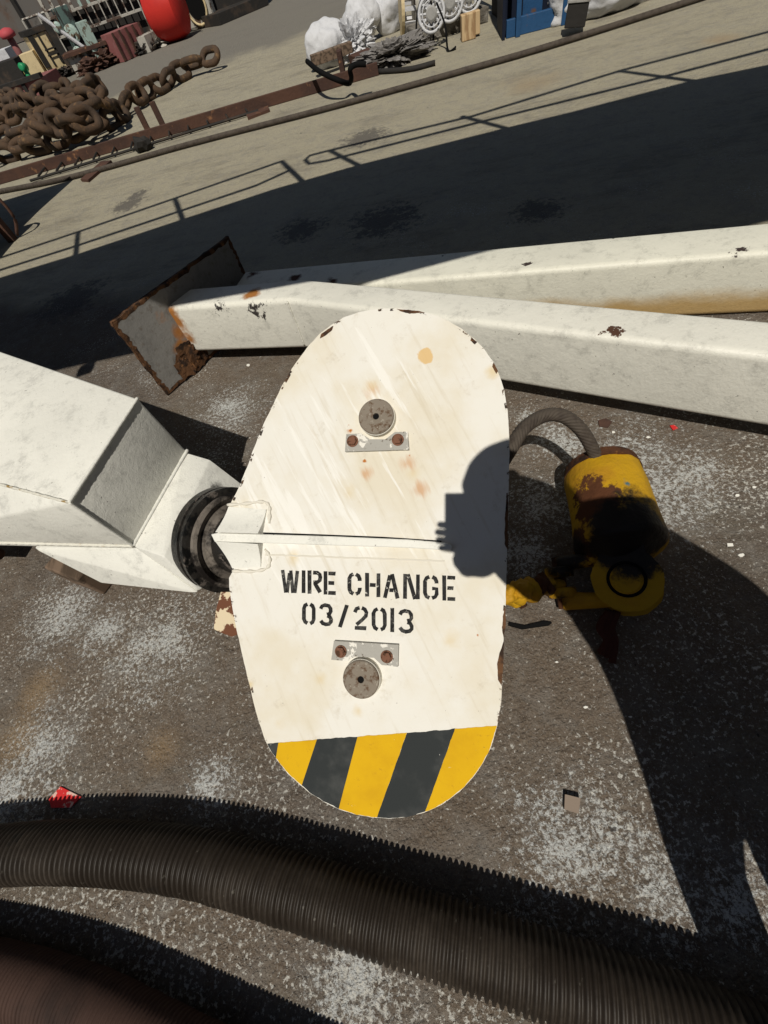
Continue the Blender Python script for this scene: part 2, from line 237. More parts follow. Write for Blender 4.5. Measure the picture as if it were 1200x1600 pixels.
M['hull'] = mat('weathered_hull_plate', (0.13, 0.12, 0.11), 0.8, layers=[dict(col=(0.12, 0.075, 0.055), scale=0.35, lo=0.45, hi=0.6), dict(col=(0.05, 0.045, 0.04), scale=1.2, lo=0.55, hi=0.7)])
M['plastic'] = mat('dull_plastic_sheet', (0.16, 0.15, 0.14), 0.25, layers=[dict(col=(0.30, 0.29, 0.28), scale=6, lo=0.5, hi=0.7)], bump=[(14, 0.6, 0.05)])
M['rubber'] = mat('black_rubber', (0.008, 0.008, 0.008), 0.8, spec=0.03)
M['block'] = mat('broken_concrete', (0.20, 0.185, 0.16), 0.9, layers=[dict(col=(0.10, 0.09, 0.075), scale=4, lo=0.45, hi=0.6)], bump=[(16, 0.8, 0.04)])
M['rope'] = mat('brown_frayed_rope', (0.07, 0.025, 0.018), 0.9, bump=[(90, 0.6, 0.01)])
M['redcard'] = mat('red_and_white_scrap', (0.55, 0.03, 0.03), 0.5, layers=[dict(col=(0.62, 0.42, 0.36), scale=11, lo=0.5, hi=0.52)])
M['whitechip'] = mat('white_paint_flake', (0.72, 0.71, 0.66), 0.6)
M['tan'] = mat('tan_tile_chip', (0.24, 0.19, 0.15), 0.8)
M['cloth'] = mat('navy_coverall', (0.03, 0.045, 0.10), 0.85, bump=[(25, 0.4, 0.02)])
M['skin'] = mat('skin', (0.42, 0.25, 0.17), 0.5)
M['hat'] = mat('white_hard_hat', (0.70, 0.70, 0.68), 0.35)
M['boot'] = mat('black_boots', (0.02, 0.018, 0.016), 0.5)
M['phone'] = mat('black_phone', (0.012, 0.012, 0.014), 0.2)
M['deckpaint'] = painted('grey_walkway_paint', (0.30, 0.31, 0.30))

# ------------------------------------------------------------------ object helpers
def props(o, label=None, cat=None, group=None, kind=None):
    if label: o['label'] = label
    if cat: o['category'] = cat
    if group: o['group'] = group
    if kind: o['kind'] = kind
    return o
def thing(name, label, cat, loc, group=None):
    o = bpy.data.objects.new(name, None); COL.objects.link(o); o.location = loc; o.empty_display_size = 0.1
    return props(o, label, cat, group)
def worldloc(p):
    v = Vector((0, 0, 0))
    while p is not None: v = v + Vector(p.location); p = p.parent
    return v
def obj(name, bm, m, parent=None, smooth=False, origin=None):
    base = worldloc(parent) if parent else Vector((0, 0, 0))
    if origin is not None: base = Vector(origin)
    bmesh.ops.recalc_face_normals(bm, faces=bm.faces)
    if base.length: bmesh.ops.translate(bm, verts=bm.verts, vec=-base)
    me = bpy.data.meshes.new(name); bm.to_mesh(me); bm.free()
    me.materials.append(m)
    if smooth:
        for p in me.polygons: p.use_smooth = True
    o = bpy.data.objects.new(name, me); COL.objects.link(o)
    if parent: o.parent = parent; o.location = base - worldloc(parent)
    else: o.location = base
    return o
def sharp(o, ang=40):
    me = o.data
    for p in me.polygons: p.use_smooth = True
    me.set_sharp_from_angle(angle=R(ang)); return o
def new(): return bmesh.new()
def hull(bm, pts, bev=0.0, seg=2):
    vs = [bm.verts.new(p) for p in pts]
    r = bmesh.ops.convex_hull(bm, input=vs)
    junk = [v for v in r.get('geom_interior', []) if isinstance(v, bmesh.types.BMVert)]
    bmesh.ops.delete(bm, geom=list({v for v in vs if v.is_valid and not v.link_faces}), context='VERTS')
    vs = [v for v in vs if v.is_valid]
    fs = list({f for v in vs for f in v.link_faces})
    es = list({e for f in fs for e in f.edges})
    bmesh.ops.dissolve_limit(bm, angle_limit=R(4), verts=vs, edges=es)
    if bev:
        vs = [v for v in vs if v.is_valid]; es = list({e for v in vs for e in v.link_edges})
        bmesh.ops.bevel(bm, geom=es, offset=bev, segments=seg, profile=0.5, affect='EDGES')
    return bm
def box(bm, c, s, axes=None, bev=0.0):
    """c centre, s full sizes, axes 3 vectors"""
    ax = axes or (Vector((1, 0, 0)), Vector((0, 1, 0)), Vector((0, 0, 1)))
    c = Vector(c); vs = {}
    for i in (0, 1):
        for j in (0, 1):
            for k in (0, 1):
                vs[i, j, k] = bm.verts.new(c + ax[0] * (i - .5) * s[0] + ax[1] * (j - .5) * s[1] + ax[2] * (k - .5) * s[2])
    F = [((0,0,0),(0,1,0),(1,1,0),(1,0,0)), ((0,0,1),(1,0,1),(1,1,1),(0,1,1)), ((0,0,0),(1,0,0),(1,0,1),(0,0,1)),
         ((0,1,0),(0,1,1),(1,1,1),(1,1,0)), ((0,0,0),(0,0,1),(0,1,1),(0,1,0)), ((1,0,0),(1,1,0),(1,1,1),(1,0,1))]
    fs = [bm.faces.new([vs[k] for k in f]) for f in F]
    if bev: bmesh.ops.bevel(bm, geom=list({e for f in fs for e in f.edges}), offset=bev, segments=2, profile=.5, affect='EDGES')
    return bm
def frame_for(d, hint=Vector((0, 0, 1))):
    d = d.normalized()
    if abs(d.dot(hint)) > 0.95: hint = Vector((1, 0, 0))
    a = d.cross(hint).normalized(); return a, a.cross(d).normalized()
def tube(bm, path, rad, seg=12, caps=True, hint=Vector((0, 0, 1)), closed=False):
    path = [Vector(p) for p in path]; n = len(path); rings = []
    for i, p in enumerate(path):
        if closed: d = path[(i + 1) % n] - path[i - 1]
        else: d = path[min(i + 1, n - 1)] - path[max(i - 1, 0)]
        a, b = frame_for(d, hint); r = rad(i / (n - 1)) if callable(rad) else (rad[i] if isinstance(rad, (list, tuple)) else rad)
        rings.append([bm.verts.new(p + a * r * math.cos(t) + b * r * math.sin(t)) for t in [2 * math.pi * k / seg for k in range(seg)]])
    m = n if closed else n - 1
    for i in range(m):
        A_, B_ = rings[i], rings[(i + 1) % n]
        for k in range(seg): bm.faces.new((A_[k], A_[(k + 1) % seg], B_[(k + 1) % seg], B_[k]))
    if caps and not closed:
        bm.faces.new(rings[0]); bm.faces.new(rings[-1])
    return bm
def lathe(bm, c, axis, prof, seg=32, hint=Vector((0, 0, 1))):
    """prof list of (along, radius)"""
    a, b = frame_for(axis, hint); axis = axis.normalized(); rings = []
    for z, r in prof:
        r = max(r, 1e-4)
        rings.append([bm.verts.new(Vector(c) + axis * z + a * r * math.cos(2 * math.pi * k / seg) + b * r * math.sin(2 * math.pi * k / seg)) for k in range(seg)])
    for i in range(len(rings) - 1):
        for k in range(seg): bm.faces.new((rings[i][k], rings[i][(k + 1) % seg], rings[i + 1][(k + 1) % seg], rings[i + 1][k]))
    bm.faces.new(rings[0]); bm.faces.new(rings[-1])
    return bm
def prism(bm, pts, vec):
    a = [bm.verts.new(p) for p in pts]; b = [bm.verts.new(Vector(p) + vec) for p in pts]
    n = len(pts); f1 = bm.faces.new(a); f2 = bm.faces.new(b[::-1])
    for i in range(n): bm.faces.new((a[i], b[i], b[(i + 1) % n], a[(i + 1) % n]))
    bmesh.ops.triangulate(bm, faces=[f1, f2])
    return bm
def spline(pts, n):
    pts = [Vector(p) for p in pts]; P = [2 * pts[0] - pts[1]] + pts + [2 * pts[-1] - pts[-2]]; out = []
    for i in range(1, len(P) - 2):
        for k in range(n):
            t = k / n; a, b, c, d = P[i - 1], P[i], P[i + 1], P[i + 2]
            out.append(0.5 * ((2 * b) + (c - a) * t + (2 * a - 5 * b + 4 * c - d) * t * t + (3 * b - a - 3 * c + d) * t ** 3))
    out.append(pts[-1]); return out
def resample(path, step):
    out = [path[0].copy()]; acc = 0.0
    for i in range(len(path) - 1):
        a, b = path[i], path[i + 1]; l = (b - a).length; t = step - acc
        while t <= l: out.append(a + (b - a) * (t / l)); t += step
        acc = l - (t - step)
    return out
def lump(c, s, seed, amp=0.12, fr=2.0, sub=3, floor=None, fine=0.0):
    bm = new(); bmesh.ops.create_icosphere(bm, subdivisions=sub, radius=1)
    for v in bm.verts:
        p = v.co.copy(); k = 1 + amp * mnoise.noise(p * fr + Vector((seed, seed * 2.3, 0))) * 2
        if fine: k += fine * mnoise.noise(p * fr * 4 + Vector((seed, 0, seed)))
        v.co = Vector(c) + Vector((p.x * s[0] * k, p.y * s[1] * k, p.z * s[2] * k))
        if floor is not None and v.co.z < floor: v.co.z = floor + 0.002 * (v.co.z - floor)
    return bm

# ------------------------------------------------------------------ ground
bm = new()
vs = [bm.verts.new(p) for p in ((-400, -400, 0), (400, -400, 0), (400, 400, 0), (-400, 400, 0))]; bm.faces.new(vs)
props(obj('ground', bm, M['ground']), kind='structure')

# ------------------------------------------------------------------ raised walkway behind the viewer: its shade and its railing cross the deck
up_px = [(-420, 575), (0, 438), (115, 403), (290, 345), (427, 300), (560, 262), (700, 227), (800, 202), (900, 178), (1087, 129), (1200, 106), (1500, 45)]
DZ = 3.0
upe = [SHC(G(*p), DZ) for p in up_px]
q = Vector((SUN.x, SUN.y)) / -SUN.z
lowe = [Vector((-6, 2.0, DZ))] + [Vector((x, y, DZ)) for x, y in ((-2.47, 1.36), (-1.92, 1.23), (-1.28, 1.02), (-0.32, 0.70), (0.433, 0.579), (2.0, 0.25), (6.0, -0.3))]
wk = thing('raised_walkway', 'grey raised walkway with pipe railing whose shade crosses the deck as a broad band', 'walkway', (0, 2.2, 0))
bm = new(); prism(bm, upe + lowe[::-1], Vector((0, 0, 0.12))); obj('deck', bm, M['deckpaint'], wk)
def rail(pxs, h, nm='rail'):
    bm = new(); tube(bm, [SHC(G(*p), h) for p in pxs], 0.030, 8); obj(nm, bm, M['deckpaint'], wk, True)
rail([(-300, 505), (0, 403), (120, 363), (273, 310), (440, 252)], 4.1)
rail([(-300, 530), (0, 422), (120, 384), (400, 290), (455, 265)], 3.6)
rail([(517, 250), (483, 256), (477, 250), (484, 243), (515, 235), (740, 181), (971, 110), (1200, 50), (1500, -40)], 4.0)
rail([(515, 250), (753, 190), (1033, 121), (1200, 77), (1500, 0)], 3.6)
for t_, b_ in [((122, 363), (118, 403)), ((273, 310), (287, 347)), ((440, 252), (472, 283)), ((515, 235), (563, 260)), ((722, 182), (800, 203)), ((969, 111), (1087, 127)), ((-60, 423), (-80, 462))]:
    bm = new(); tube(bm, [SHC(G(*b_), DZ), SHC(G(*t_), 4.08)], 0.032, 8); obj('post', bm, M['deckpaint'], wk, True)
for x, y in ((-5.6, 2.6), (5.6, -0.1)):
    bm = new(); box(bm, (x, y, 1.5), (0.16, 0.16, 3.0), bev=0.01); obj('column', bm, M['deckpaint'], wk)
fl = SHC(G(134, 577), 2.85)
bm = new(); box(bm, fl, (0.12, 0.09, 0.1), bev=0.01); tube(bm, [fl, fl + Vector((0.02, 0.1, 0.2))], 0.015, 8); obj('floodlight', bm, M['grey'], wk)

dh = thing('blocker', 'unseen tall dark grey deckhouse behind the viewer, outside the photo', 'blocker', (0, -8, 0))  # unseen wall, added to block part of the sky and deepen the shade
bm = new(); box(bm, (0, -9.5, 5.0), (34, 4, 9.98), bev=.03); obj('wall', bm, M['hull'], dh)
for x in (-12, -7, 4.5, 10):  # doors and portholes only dress the added wall
    bm = new(); box(bm, (x, -7.48, 1.1), (.8, .05, 2.0), bev=.02); obj('door', bm, M['grey'], dh)
for x in (-9.5, -2, 1, 7):
    bm = new(); lathe(bm, (x, -7.5, 5.6), Vector((0, 1, 0)), [(0, .3), (.06, .3), (.06, .22), (.03, .22)], 24); obj('porthole', bm, M['grey'], dh)
dk = thing('blocker', 'unseen dark grey deckhouse to the right of the viewer, outside the photo', 'blocker', (11, -1, 0))  # second unseen wall, added to cut sky light from the right
bm = new(); box(bm, (12.5, -2, 4.5), (3, 12, 8.98), bev=.03); obj('wall', bm, M['hull'], dk)
bm = new(); box(bm, (10.98, -3, 1.1), (.05, .8, 2.0), bev=.02); obj('door', bm, M['grey'], dk)  # door only dresses the added side wall

# ------------------------------------------------------------------ sheave block
sb = thing('sheave_block', 'white painted steel sheave block lettered WIRE CHANGE 03/2013 with black and yellow striped end', 'sheave block', (PO.x, PO.y, 0))
outline = [(600,482),(625,482),(650,485),(676,491),(700,501),(722,514),(742,530),(758,547),(771,566),(781,588),(788,610),(793,640),(795,670),(796,700),(795,760),(793,850),(790,950),(787,1000),(785,1060),(783,1100),(777,1134),(767,1168),(755,1192),(739,1215),(718,1237),(690,1258),(662,1270),(635,1277),(608,1279),(580,1277),(553,1272),(528,1264),(505,1252),(484,1239),(465,1223),(449,1208),(434,1189),(422,1172),(414,1156),(405,1130),(398,1105),(392,1080),(380,1030),(370,985),(362,945),(358,915),(358,903),(366,888),(360,868),(350,848),(337,842),(338,834),(344,829),(352,818),(358,805),(357,792),(372,765),(386,730),(400,692),(413,660),(428,630),(441,602),(456,576),(470,556),(484,538),(500,521),(517,508),(537,496),(560,488),(580,484)]
def densify(pl, step=6.0, jit=0.8, seed=1):
    out = []; rnd = random.Random(seed); n = len(pl)
    for i in range(n):
        a, b = pl[i], pl[(i + 1) % n]; l = math.hypot(b[0] - a[0], b[1] - a[1]); k = max(1, int(l / step))
        for j in range(k):
            t = j / k; x = a[0] + (b[0] - a[0]) * t; y = a[1] + (b[1] - a[1]) * t
            s = mnoise.noise(Vector((x * 0.06, y * 0.06, seed))) * jit + rnd.uniform(-.25, .25) * jit
            cx, cy = 590 - x, 850 - y; m_ = math.hypot(cx, cy); out.append((x + cx / m_ * s, y + cy / m_ * s))
    return out
oc = densify(outline)
def plate_mesh(pl, off, th):
    bm = new(); prism(bm, [PL(x, y, off) for x, y in pl], -PNw * th)
    uvl = bm.loops.layers.uv.new('UVMap')
    for f in bm.faces:
        for lp in f.loops: lp[uvl].uv = PUV(lp.vert.co)
    return bm
front = obj('cheek_plate', plate_mesh(oc, 0.0, 0.014), M['plate'], sb)
back_ol = [(590 + (x - 590) * 0.97, 860 + (y - 860) * 0.97) for x, y in outline]
bm = new(); prism(bm, [PL(x, y) - PNw * 0.115 for x, y in back_ol], -PNw * 0.012); obj('cheek_plate', bm, M['arm'], sb)
for c, r in (((591, 655), 0.25), ((568, 1057), 0.25)):
    bm = new(); lathe(bm, PL(*c) - PNw * 0.10, PNw, [(0, r), (0.006, r), (0.02, r - 0.035), (0.055, r - 0.035), (0.07, r), (0.076, r)], 48)
    obj('sheave', bm, M['rust'], sb, True)
# rim strip of flaked paint
def inset(pl, d):
    out = []; n = len(pl)
    for i in range(n):
        a, b = pl[i - 1], pl[(i + 1) % n]; tx, ty = b[0] - a[0], b[1] - a[1]; l = math.hypot(tx, ty) or 1
        out.append((pl[i][0] + ty / l * -d, pl[i][1] + tx / l * d))
    return out
bm = new(); n = len(oc); sm = [oc[i] for i in range(n)]
inn = inset(sm, 3.6)
va = [bm.verts.new(PL(x, y, 0.0008)) for x, y in sm]; vb = [bm.verts.new(PL(x, y, 0.0008)) for x, y in inn]
for i in range(n):
    j = (i + 1) % n
    x, y = sm[i]
    if 820 < y < 915 and x < 400: continue
    bm.faces.new((va[i], va[j], vb[j], vb[i]))
obj('flaked_rim', bm, M['chips'], sb)
# bare rust patches along the edge
def decal(name, pl, m, off=0.0009, th=0.0006, parent=sb, label=None):
    bm = new(); prism(bm, [PL(x, y, off) for x, y in pl], -PNw * th)
    uvl = bm.loops.layers.uv.new('UVMap')
    for f in bm.faces:
        for lp in f.loops: lp[uvl].uv = PUV(lp.vert.co)
    o = obj(name, bm, m, parent)
    if label: o['label'] = label
    return o
for pl in ([(502,522),(512,514),(521,509),(519,516),(508,525),(500,529)], [(784,1012),(788,1000),(786,1045),(784,1072),(778,1062),(777,1038),(780,1020)],
           [(620,482.5),(650,485.5),(664,489),(640,490),(628,487)], [(737,527),(746,534),(742,538),(735,532)], [(771,566),(778,580),(775,585),(769,573)],
           [(789,948),(790,975),(787,998),(784,980),(786,960)], [(792,770),(794,770),(793,860),(788,850),(789,800)]):
    decal('rust_patch', densify(pl, 3, 1.2, 5), M['rust_edge'])
# hazard stripes
base = [(414,1162),(560,1150),(720,1137),(777,1133.5)]
def bl(x):
    for i in range(3):
        a, b = base[i], base[i + 1]
        if x <= b[0] or i == 2: return a[1] + (b[1] - a[1]) * (x - a[0]) / (b[0] - a[0])
bot = [p for p in outline if p[1] > 1120]
def clip_stripe(x0t, x1t, x0b, x1b):
    """stripe between lines (x0t,1150)-(x0b,1280) and (x1t..)-(x1b..), inside the rounded end"""
    end = [p for p in outline if p[1] > 1125 and p[0] > 560][:]      # right half of the end, going down
    poly = [(x, y) for x, y in outline if y > 1118]
    poly = [(x + (590 - x) * 0.004, y - 1.0) for x, y in poly]
    def cut(poly, f):
        out = []
        for i in range(len(poly)):
            a, b = poly[i], poly[(i + 1) % len(poly)]; fa, fb = f(a), f(b)
            if fa >= 0: out.append(a)
            if (fa >= 0) != (fb >= 0):
                t = fa / (fa - fb); out.append((a[0] + (b[0] - a[0]) * t, a[1] + (b[1] - a[1]) * t))
        return out
    ln = lambda xt, xb: (lambda p: p[0] - (xt + (xb - xt) * (p[1] - 1150) / 130))
    poly = cut(poly, ln(x0t, x0b)); g = ln(x1t, x1b); poly = cut(poly, lambda p: -g(p))
    return cut(poly, lambda p: p[1] - (1162 + (p[0] - 414) * (1133.5 - 1162) / (777 - 414)))
stripes = [('blk', 380, 437, 345, 415), ('yel', 437, 497, 415, 454), ('blk', 497, 559, 454, 525), ('yel', 559, 634, 525, 588), ('blk', 634, 707, 588, 660), ('yel', 707, 830, 660, 800)]
for k, a, b, c, d in stripes:
    pl = clip_stripe(a + 0.0, b, c, d)
    if len(pl) > 2: decal('hazard_stripe', densify(pl, 4, 1.5, 9), M[k], label='yellow diagonal stripe' if k == 'yel' else 'charcoal black diagonal stripe')
# stencilled lettering
def glyph(ch):
    L = {'I': [[(.5,0),(.5,1)]], '1': [[(.5,0),(.5,1)]], '/': [[(0,1),(1,0)]],
         'W': [[(0,0),(.2,1)], [(.46,.12),(.30,1)], [(.54,0),(.70,1)], [(1,0),(.82,1)]],
         'R': [[(0,0),(0,1)], [(.34,0),(.75,0),(.95,.08),(1,.22),(.95,.38),(.75,.48),(.34,.5)], [(.5,.56),(.66,.7),(1,1)]],
         'E': [[(0,0),(0,1)], [(.28,0),(1,0)], [(.28,.49),(.85,.49)], [(.28,1),(1,1)]],
         'C': [[(.38,0),(.12,.07),(0,.22),(0,.78),(.12,.93),(.38,1)], [(.62,0),(.88,.07),(1,.22),(1,.33)], [(.62,1),(.88,.93),(1,.78),(1,.67)]],
         'H': [[(0,0),(0,1)], [(1,0),(1,1)], [(.24,.5),(.76,.5)]],
         'A': [[(0,1),(.40,.06)], [(.56,0),(1,1)], [(.34,.70),(.68,.70)]],
         'N': [[(0,0),(0,1)], [(1,0),(1,1)], [(.22,.0),(.78,1)]],
         'G': [[(.38,0),(.12,.07),(0,.22),(0,.78),(.12,.93),(.38,1)], [(.62,0),(.88,.07),(1,.22),(1,.30)], [(.60,1),(.88,.93),(1,.8),(1,.55),(.62,.55)]],
         '0': [[(.36,0),(.12,.07),(0,.22),(0,.78),(.12,.93),(.36,1)], [(.64,0),(.88,.07),(1,.22),(1,.78),(.88,.93),(.64,1)]],
         '3': [[(0,.2),(.12,.06),(.4,0),(.78,.03),(.95,.16),(.97,.32),(.85,.44),(.6,.48)], [(.62,.54),(.88,.59),(1,.72),(1,.84),(.82,.96),(.5,1),(.2,.96),(0,.82)]],
         '2': [[(0,.24),(.14,.06),(.42,0)], [(.60,0),(.86,.06),(1,.22),(.96,.40),(.62,.60),(.14,.84)], [(0,1),(1,1)]]}
    return L[ch]
def put_glyph(bm, ch, x0, y0, x1, y1, y0r, y1r, sw=6.0, sl=0.0):
    h = sw / 2; off = 0.0012
    for st in glyph(ch):
        pts = []
        for u, v in st:
            X = x0 + h + (x1 - x0 - 2 * h) * u; t = (X - x0) / max(x1 - x0, 1)
            ya = y0 + (y0r - y0) * t; yb = y1 + (y1r - y1) * t
            hy = 0 if ch in 'I1HN' or (len(st) == 2 and st[0][0] == st[1][0]) or (len(st) == 2 and abs(st[0][1] - st[1][1]) > .8) else h
            pts.append((X + sl * (v - .5), ya + hy + (yb - ya - 2 * hy) * v))
        n = len(pts); L_, R_ = [], []
        for i, p in enumerate(pts):
            a = pts[max(i - 1, 0)]; b = pts[min(i + 1, n - 1)]; dx, dy = b[0] - a[0], b[1] - a[1]; l = math.hypot(dx, dy)
            nx, ny = -dy / l * h, dx / l * h
            jx, jy = random.uniform(-.35, .35), random.uniform(-.35, .35)
            L_.append((p[0] + nx + jx, p[1] + ny)); R_.append((p[0] - nx, p[1] - ny + jy))
        va = [bm.verts.new(PL(*p, off)) for p in L_]; vb = [bm.verts.new(PL(*p, off)) for p in R_]
        for i in range(n - 1): bm.faces.new((va[i], va[i + 1], vb[i + 1], vb[i]))
c7 = lambda x, y: (340 + x / 2.5, 840 + y / 2.5)
bm = new()
for ch, x0, x1, y0, y1, sl in (('W',248,319,126,214,0),('I',327,345,127,216,0),('R',352,409,128,219,0),('E',414,469,131,222,0),('C',508,563,134,226,0),('H',577,636,137,230,0),('A',646,711,140,235,0),('N',725,790,141,238,0),('G',803,863,144,242,0),('E',878,936,147,245,0)):
    a = c7(x0, y0); b = c7(x1, y1); k = 0.055 * (b[0] - a[0]); put_glyph(bm, ch, a[0], a[1], b[0], b[1], a[1] + k, b[1] + k, 5.2 if ch == 'W' else 6.0)
obj('lettering', bm, M['ink'], sb)['label'] = 'black stencil words WIRE CHANGE'
bm = new()
for ch, x0, x1, y0, y1, sl in (('0',330,383,251,341,0),('3',396,451,255,345,0),('/',470,513,261,349,0),('2',529,589,265,359,0),('0',602,661,270,365,0),('1',673,692,274,368,0),('3',705,766,277,373,0)):
    a = c7(x0, y0); b = c7(x1, y1); k = 0.055 * (b[0] - a[0]); put_glyph(bm, ch, a[0], a[1], b[0], b[1], a[1] + k, b[1] + k)
obj('lettering', bm, M['ink'], sb)['label'] = 'black stencil date 03/2013'
# spine fin and seam
bm = new(); prism(bm, [PL(x, y, 0.0) for x, y in ((336,835),(345,833),(520,838),(640,843),(700,848),(708,853),(706,860),(640,856),(520,852),(400,848),(342,847))], PNw * 0.022)
bmesh.ops.bevel(bm, geom=bm.edges[:], offset=0.002, segments=1, affect='EDGES')
obj('spine_fin', bm, M['arm'], sb)
bm = new(); tube(bm, [PL(*p, 0.001) for p in ((412,833),(500,836),(600,840),(690,846))], 0.0025, 6); obj('seam', bm, M['rubber'], sb)
bm = new(); tube(bm, [PL(x, 867 + (x - 420) * 0.035 + random.uniform(-.6, .6), 0.001) for x in range(415, 700, 8)], 0.003, 6); obj('weld', bm, M['plate'], sb)
# curved hub lugs either side of the fin
def lug(pts, hgt, dirv):
    bm = new(); NS = 10; rows = []
    (x0, y0), (x1, y1), (x2, y2), (x3, y3) = pts      # near fin left, near fin right, outer right, outer left
    for k in range(NS + 1):
        t = k / NS; hh = hgt * (1 - math.sin(t * math.pi / 2)) + 0.004
        L_ = (x0 + (x3 - x0) * t, y0 + (y3 - y0) * t); R_ = (x1 + (x2 - x1) * t, y1 + (y2 - y1) * t)
        rows.append([bm.verts.new(PL(*L_) + PNw * hh), bm.verts.new(PL(*R_) + PNw * hh), bm.verts.new(PL(*R_) - PNw * 0.002), bm.verts.new(PL(*L_) - PNw * 0.03)])
    for k in range(NS):
        for j in range(4): bm.faces.new((rows[k][j], rows[k][(j + 1) % 4], rows[k + 1][(j + 1) % 4], rows[k + 1][j]))
    bm.faces.new(rows[0]); bm.faces.new(rows[-1][::-1]); return bm
sharp(obj('hub_lug', lug([(346,832),(411,834),(417,796),(358,792)], 0.028, 1), M['arm'], sb))
sharp(obj('hub_lug', lug([(346,846),(411,850),(408,886),(364,888)], 0.028, 1), M['arm'], sb))
for pts in ([(356,789),(385,787),(410,784),(420,789),(422,800),(421,818)], [(364,892),(385,893),(404,892),(418,887),(422,878),(421,868),(414,858)]):
    bm = new(); tube(bm, spline([PL(*p, 0.002) for p in pts], 5), lambda t: 0.0045 + 0.0018 * math.sin(t * 37), 8); obj('weld_bead', bm, M['plate'], sb, True)
# sheave pins with keeper bars
for pc, quad, bolts, flip in (((591,655), [(543,680),(566,679),(580,688),(604,688),(618,677),(638,676),(640,704),(541,707)], ((553,691),(623,689)), 1),
                              ((568,1057), [(524,1000),(624,1006),(623,1040),(598,1037),(586,1026),(556,1024),(546,1031),(520,1029)], ((535,1016),(606,1024)), -1)):
    kb = new(); prism(kb, [PL(x, y, 0.013) for x, y in quad], -PNw * 0.0135)
    keeper = obj('keeper_bar', kb, M['bar'], sb)
    c = PL(*pc) ; rr = 29 * PK / FPX / 1.0
    c = PL(pc[0], pc[1], 0.030) - PNw * 0.030
    bm = new(); lathe(bm, c, PNw, [(0.0, rr), (0.027, rr), (0.030, rr - 0.003), (0.030, 0.012), (0.029, 0.0095), (0.0225, 0.0088)], 48)
    pin = obj('sheave_pin', bm, M['steel'], sb); sharp(pin)
    bm = new(); lathe(bm, c + PNw * 0.0235, PNw, [(0, 0.0086), (0.0005, 0.0086)], 24); obj('pin_bore', bm, M['rubber'], pin)
    bm = new(); lathe(bm, c, PNw, [(0.0, rr + 0.002), (0.020, rr + 0.0018), (0.022, rr + 0.0004)], 48); obj('paint_collar', bm, M['plate'], pin, True)
    for b_ in bolts:
        bc = PL(b_[0], b_[1], 0.013); a0, b0 = frame_for(PNw)
        bm = new(); lathe(bm, bc, PNw, [(-0.001, 0.0175), (0.002, 0.0175), (0.0025, 0.0165)], 24); obj('washer', bm, M['bolt'], keeper)
        bm = new(); lathe(bm, bc, PNw, [(0.0026, 0.0142), (0.010, 0.0142), (0.0115, 0.0125)], 6); obj('bolt_head', bm, M['bolt'], keeper)
# broken lug below, left
bm = new(); prism(bm, [W(x, y, 1.40) for x, y in ((345,925),(366,925),(375,990),(362,995),(347,989),(334,983),(337,955))], RW @ Vector((0, 0, 0.02)))
obj('lower_lug', bm, mat('flaking_cream_rust', (0.62, 0.52, 0.36), 0.7, layers=[dict(col=(0.13, 0.05, 0.025), scale=22, lo=0.48, hi=0.52)]), sb)

# ------------------------------------------------------------------ crane arm
a_ = W(215,622,1.505); e_ = W(108,785,1.324); b_ = W(293,703,1.74); d_ = W(208,853,1.60); c_ = W(328,718,1.73); h_ = W(255,870,1.52); i_ = W(313,925,1.60); m_ = W(402,775,1.82)
dn = lambda p, z: Vector((p.x, p.y, z))
def onplane(p, q_, r_, px, py):
    nn = (q_ - p).cross(r_ - p); rr0 = ray(px, py); return CAM + rr0 * ((p - CAM).dot(nn) / rr0.dot(nn))
d_ = onplane(a_, e_, b_, 208, 853); 
arm = thing('crane_arm', 'white painted box section crane arm tapering to a greasy round collar, entering from the left', 'crane arm', (-1.1, 1.4, 0))
tl = G(-170, 490, .80); fl_ = G(-170, 708, .78); gl = G(-170, 844, .47); tlb = dn(tl, 0.42)
def onplane(p, q_, r_, px, py):
    nn = (q_ - p).cross(r_ - p); rr0 = ray(px, py); return CAM + rr0 * ((p - CAM).dot(nn) / rr0.dot(nn))
fl_ = onplane(a_, e_, tl, -170, 712)
bm = new(); hull(bm, [tl, fl_, gl, tlb, a_, e_, b_, d_, dn(a_, 0.36), dn(b_, .2)], 0.010, 3)
sharp(obj('boom_box', bm, M['arm'], arm), 30)
ed = ((tl + fl_) / 2 - (a_ + e_) / 2).normalized() * 2.2
bm = new(); hull(bm, [p + k for p in (tl, fl_, gl, tlb) for k in (ed * .002, ed)], 0.010, 3)
sharp(obj('boom_extension', bm, M['arm'], arm), 30)
bm = new(); hull(bm, [b_ + Vector((-.02, 0, 0)), c_, h_, d_, i_, m_, dn(b_, .10), dn(d_, 0.14)], 0.006, 2)
sharp(obj('neck', bm, M['arm'], arm), 30)
l1 = G(158, 913, .17); l0 = onplane(i_, d_, l1, 52, 861); bk = Vector((0.22, 0.42, 0)); ins = Vector((.0, .01, 0))
bm = new(); hull(bm, [l0 + ins, l1 + ins * .4, i_ + Vector((-.01, -.004, 0)), d_ + Vector((0, 0, -.015)), l0 + bk, l1 + bk, i_ + Vector((0.03, .25, 0))], 0.006, 2)
sharp(obj('lower_box', bm, M['arm'], arm), 30)
def bead(name, p, q_, r, parent, m='weld', n=60, lift=Vector((0, 0, 0))):
    bm = new(); rnd = random.Random(n)
    tube(bm, [p.lerp(q_, k / n) + lift for k in range(n + 1)], [r * (1 + (.18 if m == 'weld' else .03) * math.sin(k * 1.9) + rnd.uniform(-.06, .06)) for k in range(n + 1)], 8)
    obj(name, bm, M[m], parent, True)
